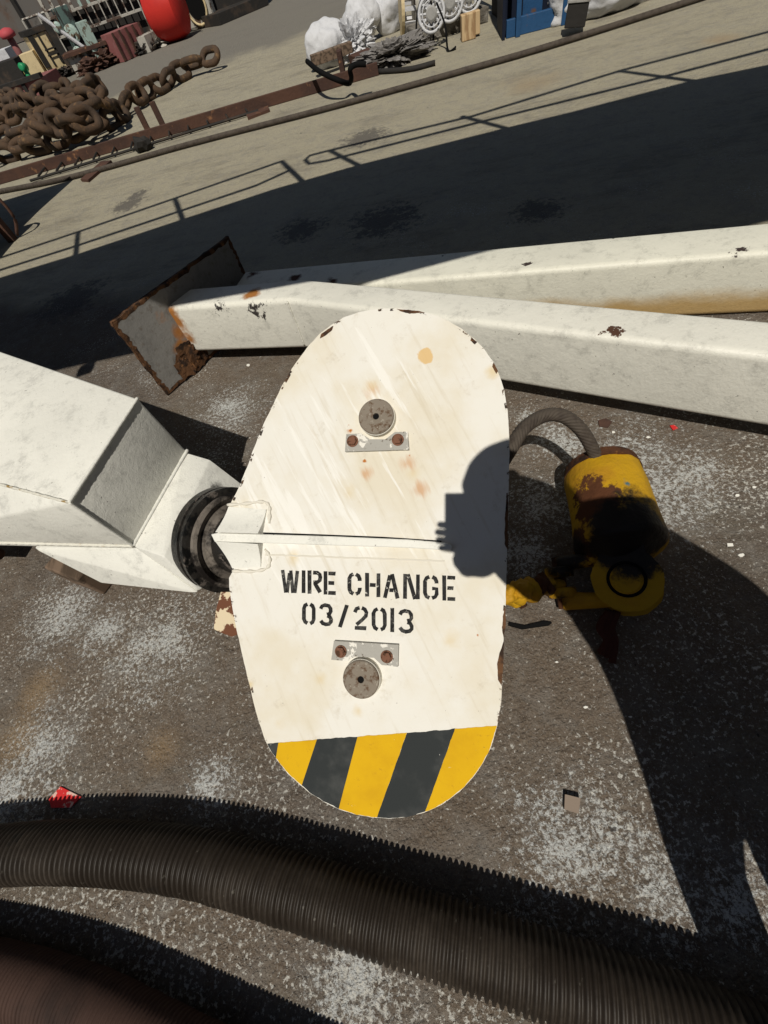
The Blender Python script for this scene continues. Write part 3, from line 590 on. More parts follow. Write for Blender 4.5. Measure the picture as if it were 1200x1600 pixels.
bead('weld_bead', gl, d_, 0.007, arm, n=110); bead('weld_bead', a_, e_, 0.006, arm, m='arm', n=80); bead('weld_bead', b_, d_, 0.007, arm, m='arm', n=60)
bead('weld_bead', e_, d_, 0.005, arm, m='arm', n=50); bead('weld_bead', fl_, e_, 0.005, arm, n=60)
bm = new(); prism(bm, [gl + Vector((0, 0, -.004)), d_ + Vector((0, 0, -.004)), d_ + Vector((.05, .16, -.004)), gl + Vector((.05, .3, -.004))], Vector((0, 0, -0.016))); obj('flange', bm, M['arm'], arm)
AX = RW @ Vector((0.84, 0.08, -0.53)).normalized()
col_c = W(352, 842, 1.69)
bm = new(); lathe(bm, col_c - AX * 0.03, AX, [(0, .208), (.035, .208), (.038, .198), (.05, .198), (.052, .209), (.068, .209), (.072, .20), (.074, .18)], 72); sharp(obj('collar_ring', bm, M['grease'], arm), 35)
bm = new(); lathe(bm, col_c + AX * 0.035, AX, [(0, .175), (.018, .186), (.03, .184), (.036, .172), (.03, .158), (.022, .15), (.03, .135), (.05, .125)], 72); sharp(obj('swivel_flange', bm, M['collar'], arm), 35)
bm = new(); lathe(bm, col_c + AX * 0.05, AX, [(0, .125), (.14, .115), (.25, .105), (.255, .09)], 48); sharp(obj('swivel_shaft', bm, M['grease'], arm), 35)
tb = thing('timber_block', 'old brown timber block wedged on the ground under the crane arm', 'timber', (-1.2, 1.2, 0))
bm = new(); box(bm, G(128, 905, 0.08) + Vector((0, .05, 0)), (0.22, 0.12, 0.16), (Vector((.8, -.6, 0)), Vector((.6, .8, 0)), Vector((0, 0, 1))), 0.008); obj('timber', bm, M['timber'], tb)
bm = new(); box(bm, G(155, 905, 0.03) + Vector((0, .03, 0)), (0.16, 0.08, 0.06), (Vector((.9, -.4, 0)), Vector((.4, .9, 0)), Vector((0, 0, 1))), 0.006); obj('wedge', bm, M['rust'], tb)
pp = thing('steel_pipe', 'short rusty pipe end sticking out under the crane arm at the left edge', 'pipe', tuple(G(-20, 868, 0)))
bm = new(); tube(bm, [G(-120, 862, .12), G(-2, 866, .12)], 0.028, 16); tube(bm, [G(-120, 862, .12), G(-100, 863, .12), G(-100, 863, 0.0)], 0.02, 8); obj('pipe', bm, M['rust'], pp, True)

# ------------------------------------------------------------------ beams
def rsect(w_, h_, r, n=5):
    """rounded rectangle, x 0..w (front to back), y 0..h"""
    out = []
    for cx, cy, a0 in ((w_ - r, h_ - r, 0), (r, h_ - r, 90), (r, r, 180), (w_ - r, r, 270)):
        for k in range(n + 1):
            a = R(a0 + 90 * k / n); out.append((cx + r * math.cos(a), cy + r * math.sin(a)))
    return out
def sweep(path, sect, z0):
    """path: plan points of the front edge; section grows to the left-hand (far) side"""
    bm = new(); rings = []; n = len(path)
    for i, p in enumerate(path):
        d0 = (path[i] - path[i - 1]).normalized() if i else None; d1 = (path[i + 1] - path[i]).normalized() if i < n - 1 else None
        d0 = d0 or d1; d1 = d1 or d0
        n0 = Vector((-d0.y, d0.x)); n1 = Vector((-d1.y, d1.x)); nb = (n0 + n1).normalized(); k = 1 / nb.dot(n0)
        rings.append([bm.verts.new((p.x + nb.x * k * x, p.y + nb.y * k * x, z0 + y)) for x, y in sect])
    for i in range(n - 1):
        for k in range(len(sect)): bm.faces.new((rings[i][k], rings[i][(k + 1) % len(sect)], rings[i + 1][(k + 1) % len(sect)], rings[i + 1][k]))
    bm.faces.new(rings[0]); bm.faces.new(rings[-1]); return bm
p0 = Vector((-0.835, 2.675)); p1 = Vector((-0.114, 2.282)); dd = Vector((math.cos(R(-43.6)), math.sin(R(-43.6))))
def interp(a, b, s=0.12):
    n = max(1, int((b - a).length / s)); return [a.lerp(b, k / n) for k in range(n)]
b1 = thing('steel_beam', 'cream painted bent hollow steel beam with square rusty end plate, nearer of two', 'beam', (-0.1, 2.3, 0), 'painted steel beams lying on the deck')
bb = obj('hollow_section', sweep(interp(p0, p1) + interp(p1, p1 + dd * 4.6) + [p1 + dd * 4.6], rsect(.2, .3, .028), 0.10), M['beam_a'], b1); sharp(bb, 50)
bead('weld_bead', Vector((p1.x, p1.y, .39)) + Vector((-.002, -.002, 0)), Vector((p1.x, p1.y, .13)) + Vector((-.002, -.002, 0)), 0.006, b1, m='beam_a', n=40)
pa = G(262, 617, 0.01); pt = G(172, 497, .5); pdir = Vector((0.81, 0.59, 0)).normalized(); pn = Vector((0.59, -0.81, 0)).normalized()
pa = Vector((pa.x, pa.y, 0.012)); pq = G(358, 370, .5); pw = (pq - Vector((pa.x, pa.y, .5))); pdir = Vector((pw.x, pw.y, 0)).normalized(); pn = Vector((pdir.y, -pdir.x, 0)); wd = Vector((pw.x, pw.y, 0)).length
rnd = random.Random(4); cor = [(0, 0), (wd, 0), (wd, .49), (0, .49)]; edge = []
for i in range(4):
    A1, B1 = cor[i], cor[(i + 1) % 4]
    for k in range(28): t = k / 28; edge.append((A1[0] + (B1[0] - A1[0]) * t + rnd.uniform(-.004, .004), A1[1] + (B1[1] - A1[1]) * t + rnd.uniform(-.004, .004)))
bm = new(); prism(bm, [pa + pdir * x + Vector((0, 0, y)) for x, y in edge], -pn * 0.022); ep = obj('end_plate', bm, M['rust_edge'], b1)
bm = new(); prism(bm, [pa + pdir * (x + (wd / 2 - x) * .03) + Vector((0, 0, y + (.245 - y) * .04)) + pn * 0.0008 for x, y in edge], -pn * 0.0006); obj('painted_face', bm, M['endplate'], ep)
bm = new(); cx_, cy_ = wd / 2, .245
o1 = [bm.verts.new(pa + pdir * x + Vector((0, 0, y)) + pn * 0.0015) for x, y in edge]
o2 = [bm.verts.new(pa + pdir * (x + (cx_ - x) * (0.025 + 0.04 * rnd.random()) ) + Vector((0, 0, y + (cy_ - y) * (0.045 + .05 * rnd.random()))) + pn * 0.0015) for x, y in edge]
for i in range(len(edge)): j = (i + 1) % len(edge); bm.faces.new((o1[i], o1[j], o2[j], o2[i]))
obj('rusty_border', bm, M['rust_edge'], ep)
# torn rusty scab at the lower corner of the end plate
sc = pa + pdir * 0.24 + Vector((0, 0, 0.10))
for (dx, dz, sx, sz, a) in ((.0, .0, .09, .06, .2), (.06, -.05, .07, .05, -.5), (-.05, -.04, .05, .07, .4), (.09, .03, .06, .05, .8), (.02, .06, .05, .04, -.2)):
    bm = new(); pts = []
    for k in range(18): t = k / 18 * 2 * math.pi; r = 1 + rnd.uniform(-.35, .35); pts.append(sc + pdir * (dx + sx * r * math.cos(t)) + Vector((0, 0, dz + sz * r * math.sin(t))) + pn * (.012 + a * sx * .4 * math.cos(t)))
    prism(bm, pts, pn * .005); obj('corroded_flake', bm, M['rust_edge'], ep)
b2 = thing('steel_beam', 'white hollow steel beam stained orange along its lower side, farther of two', 'beam', (1.0, 2.0, 0), 'painted steel beams lying on the deck')
r0 = Vector((0.786, 2.119)); r1 = Vector((1.943, 1.493)); d2 = (r1 - r0).normalized()
s0 = r0 - d2 * 1.40; s1 = r0 + d2 * 4.2
sharp(obj('hollow_section', sweep(interp(s0, s1) + [s1], rsect(.262, .297, .028), 0.003), M['beam_b'], b2), 50)
for k, t_ in enumerate((0.35, 2.6)):
    p = p1 + dd * t_ + Vector((.07, .07)); td = thing('timber_dunnage', ['square timber bearer under the nearer beam by its bend', 'square timber bearer under the nearer beam at the right'][k], 'timber', (p.x, p.y, 0))
    bm = new(); box(bm, (p.x, p.y, 0.049), (0.12, 0.16, 0.098), (Vector((dd.x, dd.y, 0)), Vector((-dd.y, dd.x, 0)), Vector((0, 0, 1))), 0.004); obj('timber', bm, M['timber'], td)

# ------------------------------------------------------------------ overhaul ball / hook block on the ground at right
hb = thing('hook_block', 'yellow rusting crane headache weight with swivel eye, shackle and wire, lying on the deck', 'hook block', (0.75, 0.6, 0))
cf = Vector((0.815, 0.815, .145)); cn = Vector((0.70, 0.50, .145)); ax = (cn - cf).normalized(); Lc = (cn - cf).length
bm = new(); lathe(bm, cf, ax, [(0, .06), (.001, .118), (.006, .124), (.02, .127), (.04, .130), (.10, .134), (Lc * .6, .137), (Lc - .03, .141), (Lc - .01, .136), (Lc, .125), (Lc + .03, .085), (Lc + .05, .05)], 56)
for v in bm.verts:
    v.co += Vector((1, 1, 1)) * (0.010 * mnoise.noise(v.co * 9) + .005 * mnoise.noise(v.co * 27))
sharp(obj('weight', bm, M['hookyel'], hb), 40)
bm = new(); lathe(bm, cf + ax * 0.004, ax, [(-.012, .09), (-.012, .126), (.022, .1315), (.022, .12)], 56); sharp(obj('rim', bm, M['hookrust'], hb), 40)
vd = (CAM - Vector((.72, .42, .12))).normalized()
def flat_eye(px, py, h, ro, neck, th, m, name, parent, lift=0.0):
    """eye plate facing up towards the viewer, neck towards the weight"""
    c = G(px, py, h) + vd * lift; u_ = (cn - c); u_ = (u_ - vd * u_.dot(vd)).normalized(); s_ = u_.cross(vd)
    pts = []
    for k in range(40):
        a = R(-230 + 280 * k / 39) ; pts.append((ro * math.cos(a) , ro * math.sin(a)))
    ang = [(x, y) for x, y in pts]; poly = []
    for k in range(44):
        a = math.radians(90 + 40 + (360 - 80) * k / 43); r = ro * (1 + .012 * math.sin(a * 9) + random.uniform(-.01, .01)); poly.append((r * math.cos(a), r * math.sin(a)))
    poly += [(ro * .62, ro * 1.05), (ro * .50, neck), (-ro * .50, neck), (-ro * .62, ro * 1.05)]
    bm = new(); prism(bm, [c + s_ * x + u_ * y for x, y in poly], -vd * th)
    return obj(name, bm, m, parent), c, u_, s_
e1, ec, eu, es = flat_eye(979, 905, 0.17, 0.100, 0.155, 0.028, M['hookyel'], 'eye_plate', hb)
e2, ec2, _, _ = flat_eye(982, 915, 0.09, 0.098, 0.14, 0.03, M['hookyel'], 'eye_plate', hb)
bm = new(); lathe(bm, ec - vd * 0.10, vd, [(0, .046), (.112, .046), (.118, .040), (.119, .02)], 26); obj('pin_head', bm, M['hookyel'], hb)
bm = new(); lathe(bm, ec - vd * 0.002, vd, [(0, .056), (.004, .056)], 32); obj('pin_washer', bm, M['rubber'], hb)
for dy, r in ((0.075, .019), (-0.065, .021)):
    st = ec - vd * .045 - es * .02 + eu * dy; en = ec - vd * .045 - es * .20 + eu * (dy * .9)
    bm = new(); tube(bm, spline([st, st.lerp(en, .5) - vd * .004, en], 6), lambda t: r * (1 + .5 * t), 16); obj('shackle_arm', bm, M['hookyel'], hb, True)
    bm = new(); lathe(bm, en - eu * .028 * (1 if dy > 0 else -1), eu, [(-.018, .04), (-.016, .046), (.014, .046), (.018, .04)], 28); obj('shackle_eye', bm, M['hookyel'], hb, True)
cp = ec - vd * .045 - es * .20
bm = new(); tube(bm, [cp + eu * .09, cp - eu * .085], .019, 14); obj('shackle_pin', bm, M['hookrust'], hb, True)
l1_ = cp; l2_ = G(785, 932, .20)
pth = [l1_.lerp(l2_, k / 24) for k in range(25)]
rr_ = [.022, .022, .020, .02, .022, .03, .034, .028, .024, .024, .026, .033, .040, .043, .038, .030, .028, .034, .042, .036, .027, .024, .022, .020, .02]
bm = new(); tube(bm, pth, rr_, 20)
for v in bm.verts: v.co += Vector((1, 1, 1)) * 0.006 * mnoise.noise(v.co * 30)
obj('coupling', bm, M['hookyel'], hb, True)
dl = (l2_ - l1_).normalized()
for t_, r_, o_ in ((.45, .03, .022), (.45, .03, -.022), (.74, .034, .02), (.74, .032, -.024), (.92, .03, .0)):
    bm = lump(l1_.lerp(l2_, t_) + frame_for(dl)[1] * o_, (r_, r_, r_), t_ * 9 + o_ * 50, .2, 1.6, 3, None, .1); obj('coupling_lug', bm, M['hookyel'] if t_ != .45 else M['hookrust'], hb, True)
for k, (t_, off) in enumerate(((.35, .03), (.66, -.035))):
    c = l1_.lerp(l2_, t_) + frame_for(dl)[1] * off
    bm = new(); lathe(bm, c, frame_for(dl)[0], [(-.035, .014), (.035, .014)], 6); obj('coupling_bolt', bm, M['hookrust'], hb)
# wire from plate to weight
wp = [W(770, 745, 1.30), W(795, 706, 1.34), W(820, 668, 1.38), W(852, 649, 1.41), W(882, 651, 1.42), W(908, 672, 1.44), W(925, 700, 1.47), W(936, 727, 1.52), W(942, 742, 1.56)]
def wire_rope(bm, path, rad, strands=6, pitch=0.12, seg=6, step=0.01):
    P = resample(path, step); sr = rad * 0.42; n = len(P); fr = []
    for i in range(n):
        d = P[min(i + 1, n - 1)] - P[max(i - 1, 0)]; fr.append(frame_for(d))
    for s in range(strands):
        pts = []
        for i, p in enumerate(P):
            a = 2 * math.pi * (s / strands + i * step / pitch); pts.append(p + fr[i][0] * math.cos(a) * (rad - sr) + fr[i][1] * math.sin(a) * (rad - sr))
        tube(bm, pts, sr, seg)
    tube(bm, P, rad * .5, 6)
bm = new(); wire_rope(bm, spline(wp, 10), 0.0235, 8, 0.14, 7, 0.007); obj('wire', bm, M['wire'], hb, True)
# frayed rope tail
rp = thing('rope_tail', 'dark red brown frayed rope end hanging from the yellow hook block, in its shade', 'rope', tuple(G(935, 1010, 0)))
for k in range(7):
    x = random.uniform(-8, 8); bm = new()
    tube(bm, spline([G(958 + x, 955, .07), G(946 + x * 1.5, 980, .045), G(954 + x, 1000, .03), G(948 + x * 1.6, 1028 + random.uniform(-8, 8), .014)], 8), .011, 8); obj('strand', bm, M['rope'], rp, True)

# ------------------------------------------------------------------ corrugated hoses
def ribbed(path, rad, pitch, depth, seg=40):
    prof = [(0.0, 0.0), (0.22, 0.12), (0.36, 0.85), (0.5, 1.0), (0.66, 1.0), (0.80, 0.85), (0.92, 0.12)]
    P = resample(path, pitch / 2); L = sum((P[i + 1] - P[i]).length for i in range(len(P) - 1)); n = int(L / pitch)
    bm = new(); rings = []; dense = P
    def at(s):
        f = s / (pitch / 2); i = min(int(f), len(dense) - 2); return dense[i].lerp(dense[i + 1], f - i), (dense[min(i + 2, len(dense) - 1)] - dense[max(i - 1, 0)])
    for k in range(n):
        wob = 1 + .022 * mnoise.noise(Vector((k * .35, 0, 0)))
        for u, v in prof:
            p, d = at((k + u) * pitch); a, b = frame_for(d); r = (rad - depth * (1 - v)) * wob
            rings.append([bm.verts.new(p + a * r * math.cos(2 * math.pi * j / seg) + b * r * math.sin(2 * math.pi * j / seg)) for j in range(seg)])
    for i in range(len(rings) - 1):
        for j in range(seg): bm.faces.new((rings[i][j], rings[i][(j + 1) % seg], rings[i + 1][(j + 1) % seg], rings[i + 1][j]))
    bm.faces.new(rings[0]); bm.faces.new(rings[-1]); return bm
HR = 0.08
h1 = spline([G(-420, 1425, HR), G(-200, 1358, HR), G(0, 1335, HR), G(150, 1331, HR), G(300, 1346, HR), G(450, 1387, HR), G(600, 1436, HR), G(720, 1475, HR), G(840, 1517, HR), G(1000, 1574, HR), G(1150, 1630, HR), G(1450, 1760, HR)], 14)
def runon(P, l0_, l1_, bend):
    a0 = (P[0] - P[3]).normalized(); a1 = (P[-1] - P[-4]).normalized(); sd = Vector((0, 0, 1)).cross(a0)
    pre = [P[0] + a0 * (l0_ * k / 12) + sd * bend * (k / 12) ** 2 for k in range(12, 0, -1)]
    return pre + P + [P[-1] + a1 * (l1_ * k / 8) for k in range(1, 9)]
h1 = runon(h1, 2.2, .6, .5)
o = obj('corrugated_hose', ribbed(h1, HR, 0.0165, 0.009), M['hose'], None, True, origin=(h1[60].x, h1[60].y, 0))
props(o, 'long black ribbed hose crossing the bottom of the view below the striped plate end', 'hose', 'corrugated hoses on the deck')
HR2 = 0.072
h2 = spline([G(-500, 1500, HR2), G(-300, 1490, HR2), G(-150, 1498, HR2), G(0, 1528, HR2), G(125, 1568, HR2), G(250, 1632, HR2), G(450, 1738, HR2), G(600, 1812, HR2), G(800, 1920, HR2)], 14)
h2 = runon(h2, 2.0, .8, .4)
o = obj('corrugated_hose', ribbed(h2, HR2, 0.0115, 0.004), M['hose2'], None, True, origin=(h2[30].x, h2[30].y, 0))
props(o, 'reddish brown ribbed hose cut off by the bottom left corner', 'hose', 'corrugated hoses on the deck')

# ------------------------------------------------------------------ small litter near the plate
def litter(name, label, cat, pts, m, th=0.006, lift=0.001, group=None):
    bm = new(); prism(bm, [G(x, y, 0) + Vector((0, 0, lift)) for x, y in pts], Vector((0, 0, th)))
    c = G(*pts[0]); o = obj(name, bm, m, None, False, origin=(c.x, c.y, 0)); return props(o, label, cat, group)
litter('card_scrap', 'red and white scrap of card poking out from the hose shadow, lower left', 'scrap', [(78,1249),(96,1229),(128,1245),(112,1262),(82,1262)], M['redcard'], .004)
litter('tile_chip', 'small square tan tile chip on the ground right of the striped plate end', 'chip', [(881,1241),(905,1247),(902,1271),(880,1264)], M['tan'], .02)
litter('rubber_strip', 'thin black rubber strip on the ground under the yellow coupling', 'strip', [(794,978),(815,984),(857,978),(862,974),(850,972),(820,979),(795,974)], M['rubber'], .01)
litter('rust_flake', 'brown rust flake on the ground right of the wire loop', 'flake', [(934,658),(946,655),(956,660),(950,669),(936,667)], M['rust'], .005)
litter('red_flake', 'small red paint flake on the ground below the nearer beam', 'flake', [(1046,666),(1053,665),(1059,670),(1051,673)], M['redcard'], .004)
chips = [(1140,852,7),(1158,868,5),(958,676,3),(1152,775,4),(1178,762,4),(1012,684,4),(388,571,3),(915,1105,4),(985,1120,3),(870,1035,3)]
for k, (x, y, s) in enumerate(chips):
    pts = []; n = random.randint(4, 6); ph = random.random() * 6
    for j in range(n): a = ph + 2 * math.pi * j / n; pts.append((x + s * math.cos(a) * random.uniform(.7, 1.3), y + s * .6 * math.sin(a) * random.uniform(.6, 1.2)))
    litter('paint_flake', 'small white paint flake lying loose on the brown deck', 'flake', pts, M['whitechip'], .003, group='loose white paint flakes')

# ------------------------------------------------------------------ far deck: wire rope, rusty curb, chain
cb = [G(-120, 322, .035), G(0, 299, .035), G(113, 276, .035), G(300, 224, .035), G(500, 172, .035), G(700, 117, .035), G(860, 71, .035), G(1080, 1, .035), G(1300, -70, .035)]
bm = new(); wire_rope(bm, spline(cb, 8), 0.032, 8, 0.30, 6, 0.035)
o = obj('wire_rope', bm, M['wire'], None, True, origin=tuple(G(600, 145, 0))); props(o, 'thick grey wire rope lying straight across the far deck', 'wire rope')
def alongbox(bm, A1, B1, depth, z0, z1, bev=.005):
    A1 = Vector((A1.x, A1.y, 0)); B1 = Vector((B1.x, B1.y, 0)); d = (B1 - A1); l = d.length; d.normalize(); n = Vector((-d.y, d.x, 0))
    box(bm, (A1 + B1) / 2 + n * depth / 2 + Vector((0, 0, (z0 + z1) / 2)), (l, depth, z1 - z0), (d, n, Vector((0, 0, 1))), bev); return bm
cu = thing('rusty_curb', 'long rusty steel curb on the deck in front of the heavy chain', 'curb', tuple(G(200, 240, 0)))
bm = new(); alongbox(bm, G(-80, 312), G(592, 118), 0.05, 0.003, 0.135); obj('curb_bar', bm, M['rust'], cu)
bm = new(); alongbox(bm, G(-80, 312) + Vector((0, .05, 0)), G(592, 118) + Vector((0, .05, 0)), 0.14, 0.003, 0.03); obj('foot', bm, M['rust'], cu)
for x, y in ((233, 207), (256, 199)):
    g_ = G(x, y); bm = new(); box(bm, g_ + Vector((0, 0, .16)), (.09, .05, .31), bev=.005); obj('stake', bm, M['rust'], cu)
# rebar ladder
rl = thing('rebar_grid', 'thin black rebar ladder lying flat between the rusty curb and the wire rope', 'rebar', tuple(G(200, 250, 0)))
A0, A1 = G(50, 286), G(405, 177); B0, B1 = G(62, 270), G(398, 169)
bm = new(); tube(bm, [A0 + Vector((0, 0, .03)), A1 + Vector((0, 0, .03))], .018, 6); tube(bm, [B0 + Vector((0, 0, .03)), B1 + Vector((0, 0, .03))], .018, 6); obj('long_bar', bm, M['dark'], rl)
for k in range(12):
    t = (k + .5) / 12; bm = new(); tube(bm, [A0.lerp(A1, t) + Vector((0, 0, .05)), B0.lerp(B1, t) + Vector((0, 0, .05))], .014, 6); obj('rung', bm, M['dark'], rl)
for nm, lb, pts in (('rust_plate', 'flat rusty steel strip beside the wire rope at left', [(128,284),(140,285),(176,254),(160,256)]), ('rust_plate', 'small flat rusty strip beside the curb near the middle', [(386,182),(388,188),(422,175),(420,169)])):
    litter(nm, lb, 'plate', pts, M['rust'], .03)
for x, y, s in ((228, 235, .14), (265, 232, .1), (205, 238, .1)):
    pass
st = G(228, 236); bm = lump(st + Vector((0, 0, .07)), (.13, .1, .1), 2, .3, 1.5, 2, 0.0); props(obj('dark_stone', bm, M['dark'], None, False, origin=(st.x, st.y, 0)), 'small dark lump on the deck beside the wire rope', 'lump')
# chain
def link_mesh(Ln, Wd, r, seg=10):
    bm = new(); s = (Ln - Wd) / 2; R_ = Wd / 2 - r; pts = []
    for k in range(9): a = R(-90 + 180 * k / 8); pts.append(Vector((s + R_ * math.cos(a), R_ * math.sin(a), 0)))
    for k in range(9): a = R(90 + 180 * k / 8); pts.append(Vector((-s + R_ * math.cos(a), R_ * math.sin(a), 0)))
    rings = []; n = len(pts)
    for i, p in enumerate(pts):
        d = (pts[(i + 1) % n] - pts[i - 1]).normalized(); a = Vector((0, 0, 1)); b = a.cross(d)
        rings.append([bm.verts.new(p + a * r * math.cos(2 * math.pi * k / seg) + b * r * math.sin(2 * math.pi * k / seg)) for k in range(seg)])
    for i in range(n):
        for k in range(seg): bm.faces.new((rings[i][k], rings[i][(k + 1) % seg], rings[(i + 1) % n][(k + 1) % seg], rings[(i + 1) % n][k]))
    me = bpy.data.meshes.new('link'); bm.to_mesh(me); bm.free(); me.materials.append(M['chain'])
    for p in me.polygons: p.use_smooth = True
    return me
def chain(name, label, path, Ln, Wd, r, seed, jit=.05, roll=20):
    me = link_mesh(Ln, Wd, r); P = [Vector(p) for p in path]; P = resample(P, Ln - 2 * r - .01); rnd = random.Random(seed)
    t = thing(name, label, 'chain', (P[len(P) // 2].x, P[len(P) // 2].y, 0)); b0 = Vector(t.location)
    for i in range(len(P) - 1):
        a, b = P[i], P[i + 1]; d = (b - a).normalized(); s, u = frame_for(d)
        rot = Matrix((d, s, u)).transposed().to_4x4(); ang = (90 if i % 2 else 0) + 35 + rnd.uniform(-roll, roll)
        o = bpy.data.objects.new('link', me); COL.objects.link(o); o.parent = t
        c = (a + b) / 2 + Vector((rnd.uniform(-jit, jit), rnd.uniform(-jit, jit), rnd.uniform(0, jit)))
        c.z = max(c.z, Wd * .36)
        o.matrix_local = Matrix.Translation(c - b0) @ rot @ Matrix.Rotation(R(ang), 4, 'X') @ Matrix.Rotation(R(rnd.uniform(-8, 8)), 4, 'Z')
    return t
g = lambda x, y, h=.14: G(x, y, .14 + (h - .14) * .6)
path = [g(340, 92, .18), g(300, 104), g(270, 120), g(243, 137), g(215, 152), g(195, 168), g(178, 185), g(150, 198), g(120, 212), g(80, 222), g(40, 232), g(-10, 245), g(-60, 262),
        g(-50, 235, .3), g(0, 215, .35), g(50, 200, .4), g(95, 190, .5), g(130, 180, .55), g(160, 165, .55), g(150, 150, .6), g(120, 160, .6), g(85, 165, .6), g(50, 175, .5), g(20, 185, .45), g(-20, 200, .4),
        g(-20, 180, .5), g(20, 165, .6), g(60, 160, .7), g(90, 145, .7), g(130, 145, .7), g(160, 135, .6), g(130, 150, .3), g(90, 175, .6), g(50, 192, .6), g(80, 205, .5), g(130, 190, .6), g(160, 182, .5)]
chain('anchor_chain', 'massive rusty brown anchor chain heaped behind the curb with a tail trailing right', path, 0.53, 0.37, 0.060, 5, .06, 30)
path2 = [g(-30, 178, .2), g(5, 170, .2), g(35, 160, .25), g(20, 150, .4), g(-10, 158, .45), g(10, 165, .3), g(45, 166, .15)]
chain('rusty_chain', 'smaller heap of rusty chain at the left edge beyond the anchor chain', path2, 0.6, 0.38, 0.06, 9, .08, 30)

# rusty winch frame at far left, throwing a dark shadow
wf = thing('winch_stand', 'dark rusty steel winch stand at the left edge in front of the curb', 'frame', tuple(G(-20, 365, 0)))
fp = G(28, 372); fq = G(-130, 420); d = (fq - fp); d.z = 0; d.normalize(); n = Vector((-d.y, d.x, 0))
if n.y < 0: n = -n
for k, (a, b, z0, z1, m) in enumerate(((0.0, .08, 0.003, .62, 'rust'), (.35, .45, .003, .85, 'dark'), (.75, .9, .003, 1.0, 'rust'))):
    bm = new(); alongbox(bm, fp + d * a, fp + d * b, .10, z0, z1); obj('upright', bm, M[m], wf)
bm = new(); alongbox(bm, fp + d * .08, fp + d * 1.8, .9, .30, .62); obj('drum_box', bm, M['dark'], wf)
bm = new(); prism(bm, [(-2.88, 7.85, 1.0), (-3.2, 6.89, 1.0), (-3.5, 5.7, 1.0), (-6.0, 5.9, 1.0), (-5.6, 8.3, 1.0)], Vector((0, 0, .06))); obj('platform', bm, M['rust'], wf)
for x, y in ((-3.4, 6.5), (-5.4, 6.2), (-5.2, 7.9)):
    bm = new(); box(bm, (x, y, .5), (.09, .09, .99), bev=.005); obj('leg', bm, M['rust'], wf)
bm = new(); lathe(bm, fp + d * .9 + n * .45 + Vector((0, 0, .9)), d, [(-.5, .30), (-.47, .30), (-.47, .18), (.47, .18), (.47, .3), (.5, .3)], 28); obj('drum', bm, M['dark'], wf)
bm = new(); tube(bm, spline([fp + Vector((0, 0, .6)), fp - d * .12 + Vector((0, 0, .45)), fp - d * .14 + Vector((0, 0, .2)), fp - d * .02 + Vector((0, 0, .03))], 6), .018, 8); obj('bent_rod', bm, M['rust'], wf, True)

# ------------------------------------------------------------------ sacks and clutter at top middle
def zat(p): return PR(p)[2]
def sack(px, py, wpx, hpx, seed, label, tilt=1.0):
    g_ = G(px, py); z = zat(g_); rx = wpx / 2 * z / FPX; rz = hpx / 2 * z / FPX
    bm = lump(g_ + Vector((0, rx * .4, rz * .85)), (rx, rx * .8, rz), seed, .17, 1.15, 5, 0.002, .04)
    o = obj('sack', bm, M['sack'], None, True, origin=(g_.x, g_.y, 0)); props(o, label, 'sack', 'full white sacks')
    return g_, rx, rz
sack(518, 106, 62, 54, 1.3, 'full white sack at the front left of the row, crumpled cloth beside it')
sack(572, 70, 54, 54, 4.1, 'round full white sack second from the left behind the crumpled cloth')
sack(583, 22, 50, 40, 7.7, 'full white sack lying farthest back at the top edge')
sack(614, 52, 46, 50, 9.2, 'upright white sack leaning on the round wire guards')
sack(612, 22, 40, 40, 12.2, 'small white sack between the farthest sack and the wire guards')
sack(672, 20, 46, 50, 15.2, 'white sack seen through the wire guards')
g_ = G(556, 92); bm = lump(g_ + Vector((0, .1, .16)), (.30, .24, .24), 3.3, .22, 2.6, 5, .002, .55)
props(obj('crumpled_cloth', bm, M['sack'], None, False, origin=(g_.x, g_.y, 0)), 'crumpled white cloth bundle heaped against the front sack', 'cloth')
g_ = G(620, 100); bm = lump(g_ + Vector((0, .1, .1)), (.5, .28, .13), 8.3, .3, 2.4, 5, .002, .5)
props(obj('plastic_sheet', bm, M['plastic'], None, False, origin=(g_.x, g_.y, 0)), 'crumpled grey plastic sheeting on the deck right of the cloth bundle', 'sheeting')
cr = thing('steel_channel', 'short dark steel channel lying on the end of the rusty curb', 'channel', tuple(G(530, 115, 0)))
bm = new(); alongbox(bm, G(495, 124), G(556, 102), .14, .14, .26); obj('channel', bm, M['timber'], cr)
bm = new(); alongbox(bm, G(534, 126), G(541, 124), .2, .003, .30); obj('clamp', bm, M['rust'], cr)
bm = new(); alongbox(bm, G(560, 112), G(590, 100), .3, .003, .16); obj('foot_block', bm, M['rust'], cr)
br = [G(480, 96, .35), G(500, 112, .3), G(530, 126, .2), G(545, 130, .12), G(549, 122, .2), G(547, 108, .3), G(556, 101, .32), G(572, 100, .3)]
bm = new(); tube(bm, spline(br, 6), .03, 10); props(obj('bent_pipe', bm, M['rubber'], None, True, origin=tuple(G(520, 125, 0))), 'bent black tube sticking up from the end of the curb', 'tube')
bm = new(); tube(bm, spline([G(590, 112, .03), G(640, 108, .03), G(680, 98, .03)], 5), .03, 8); props(obj('thin_pipe', bm, M['dark'], None, True, origin=tuple(G(640, 108, 0))), 'thin dark rod lying on the deck in front of the plastic sheeting', 'rod')
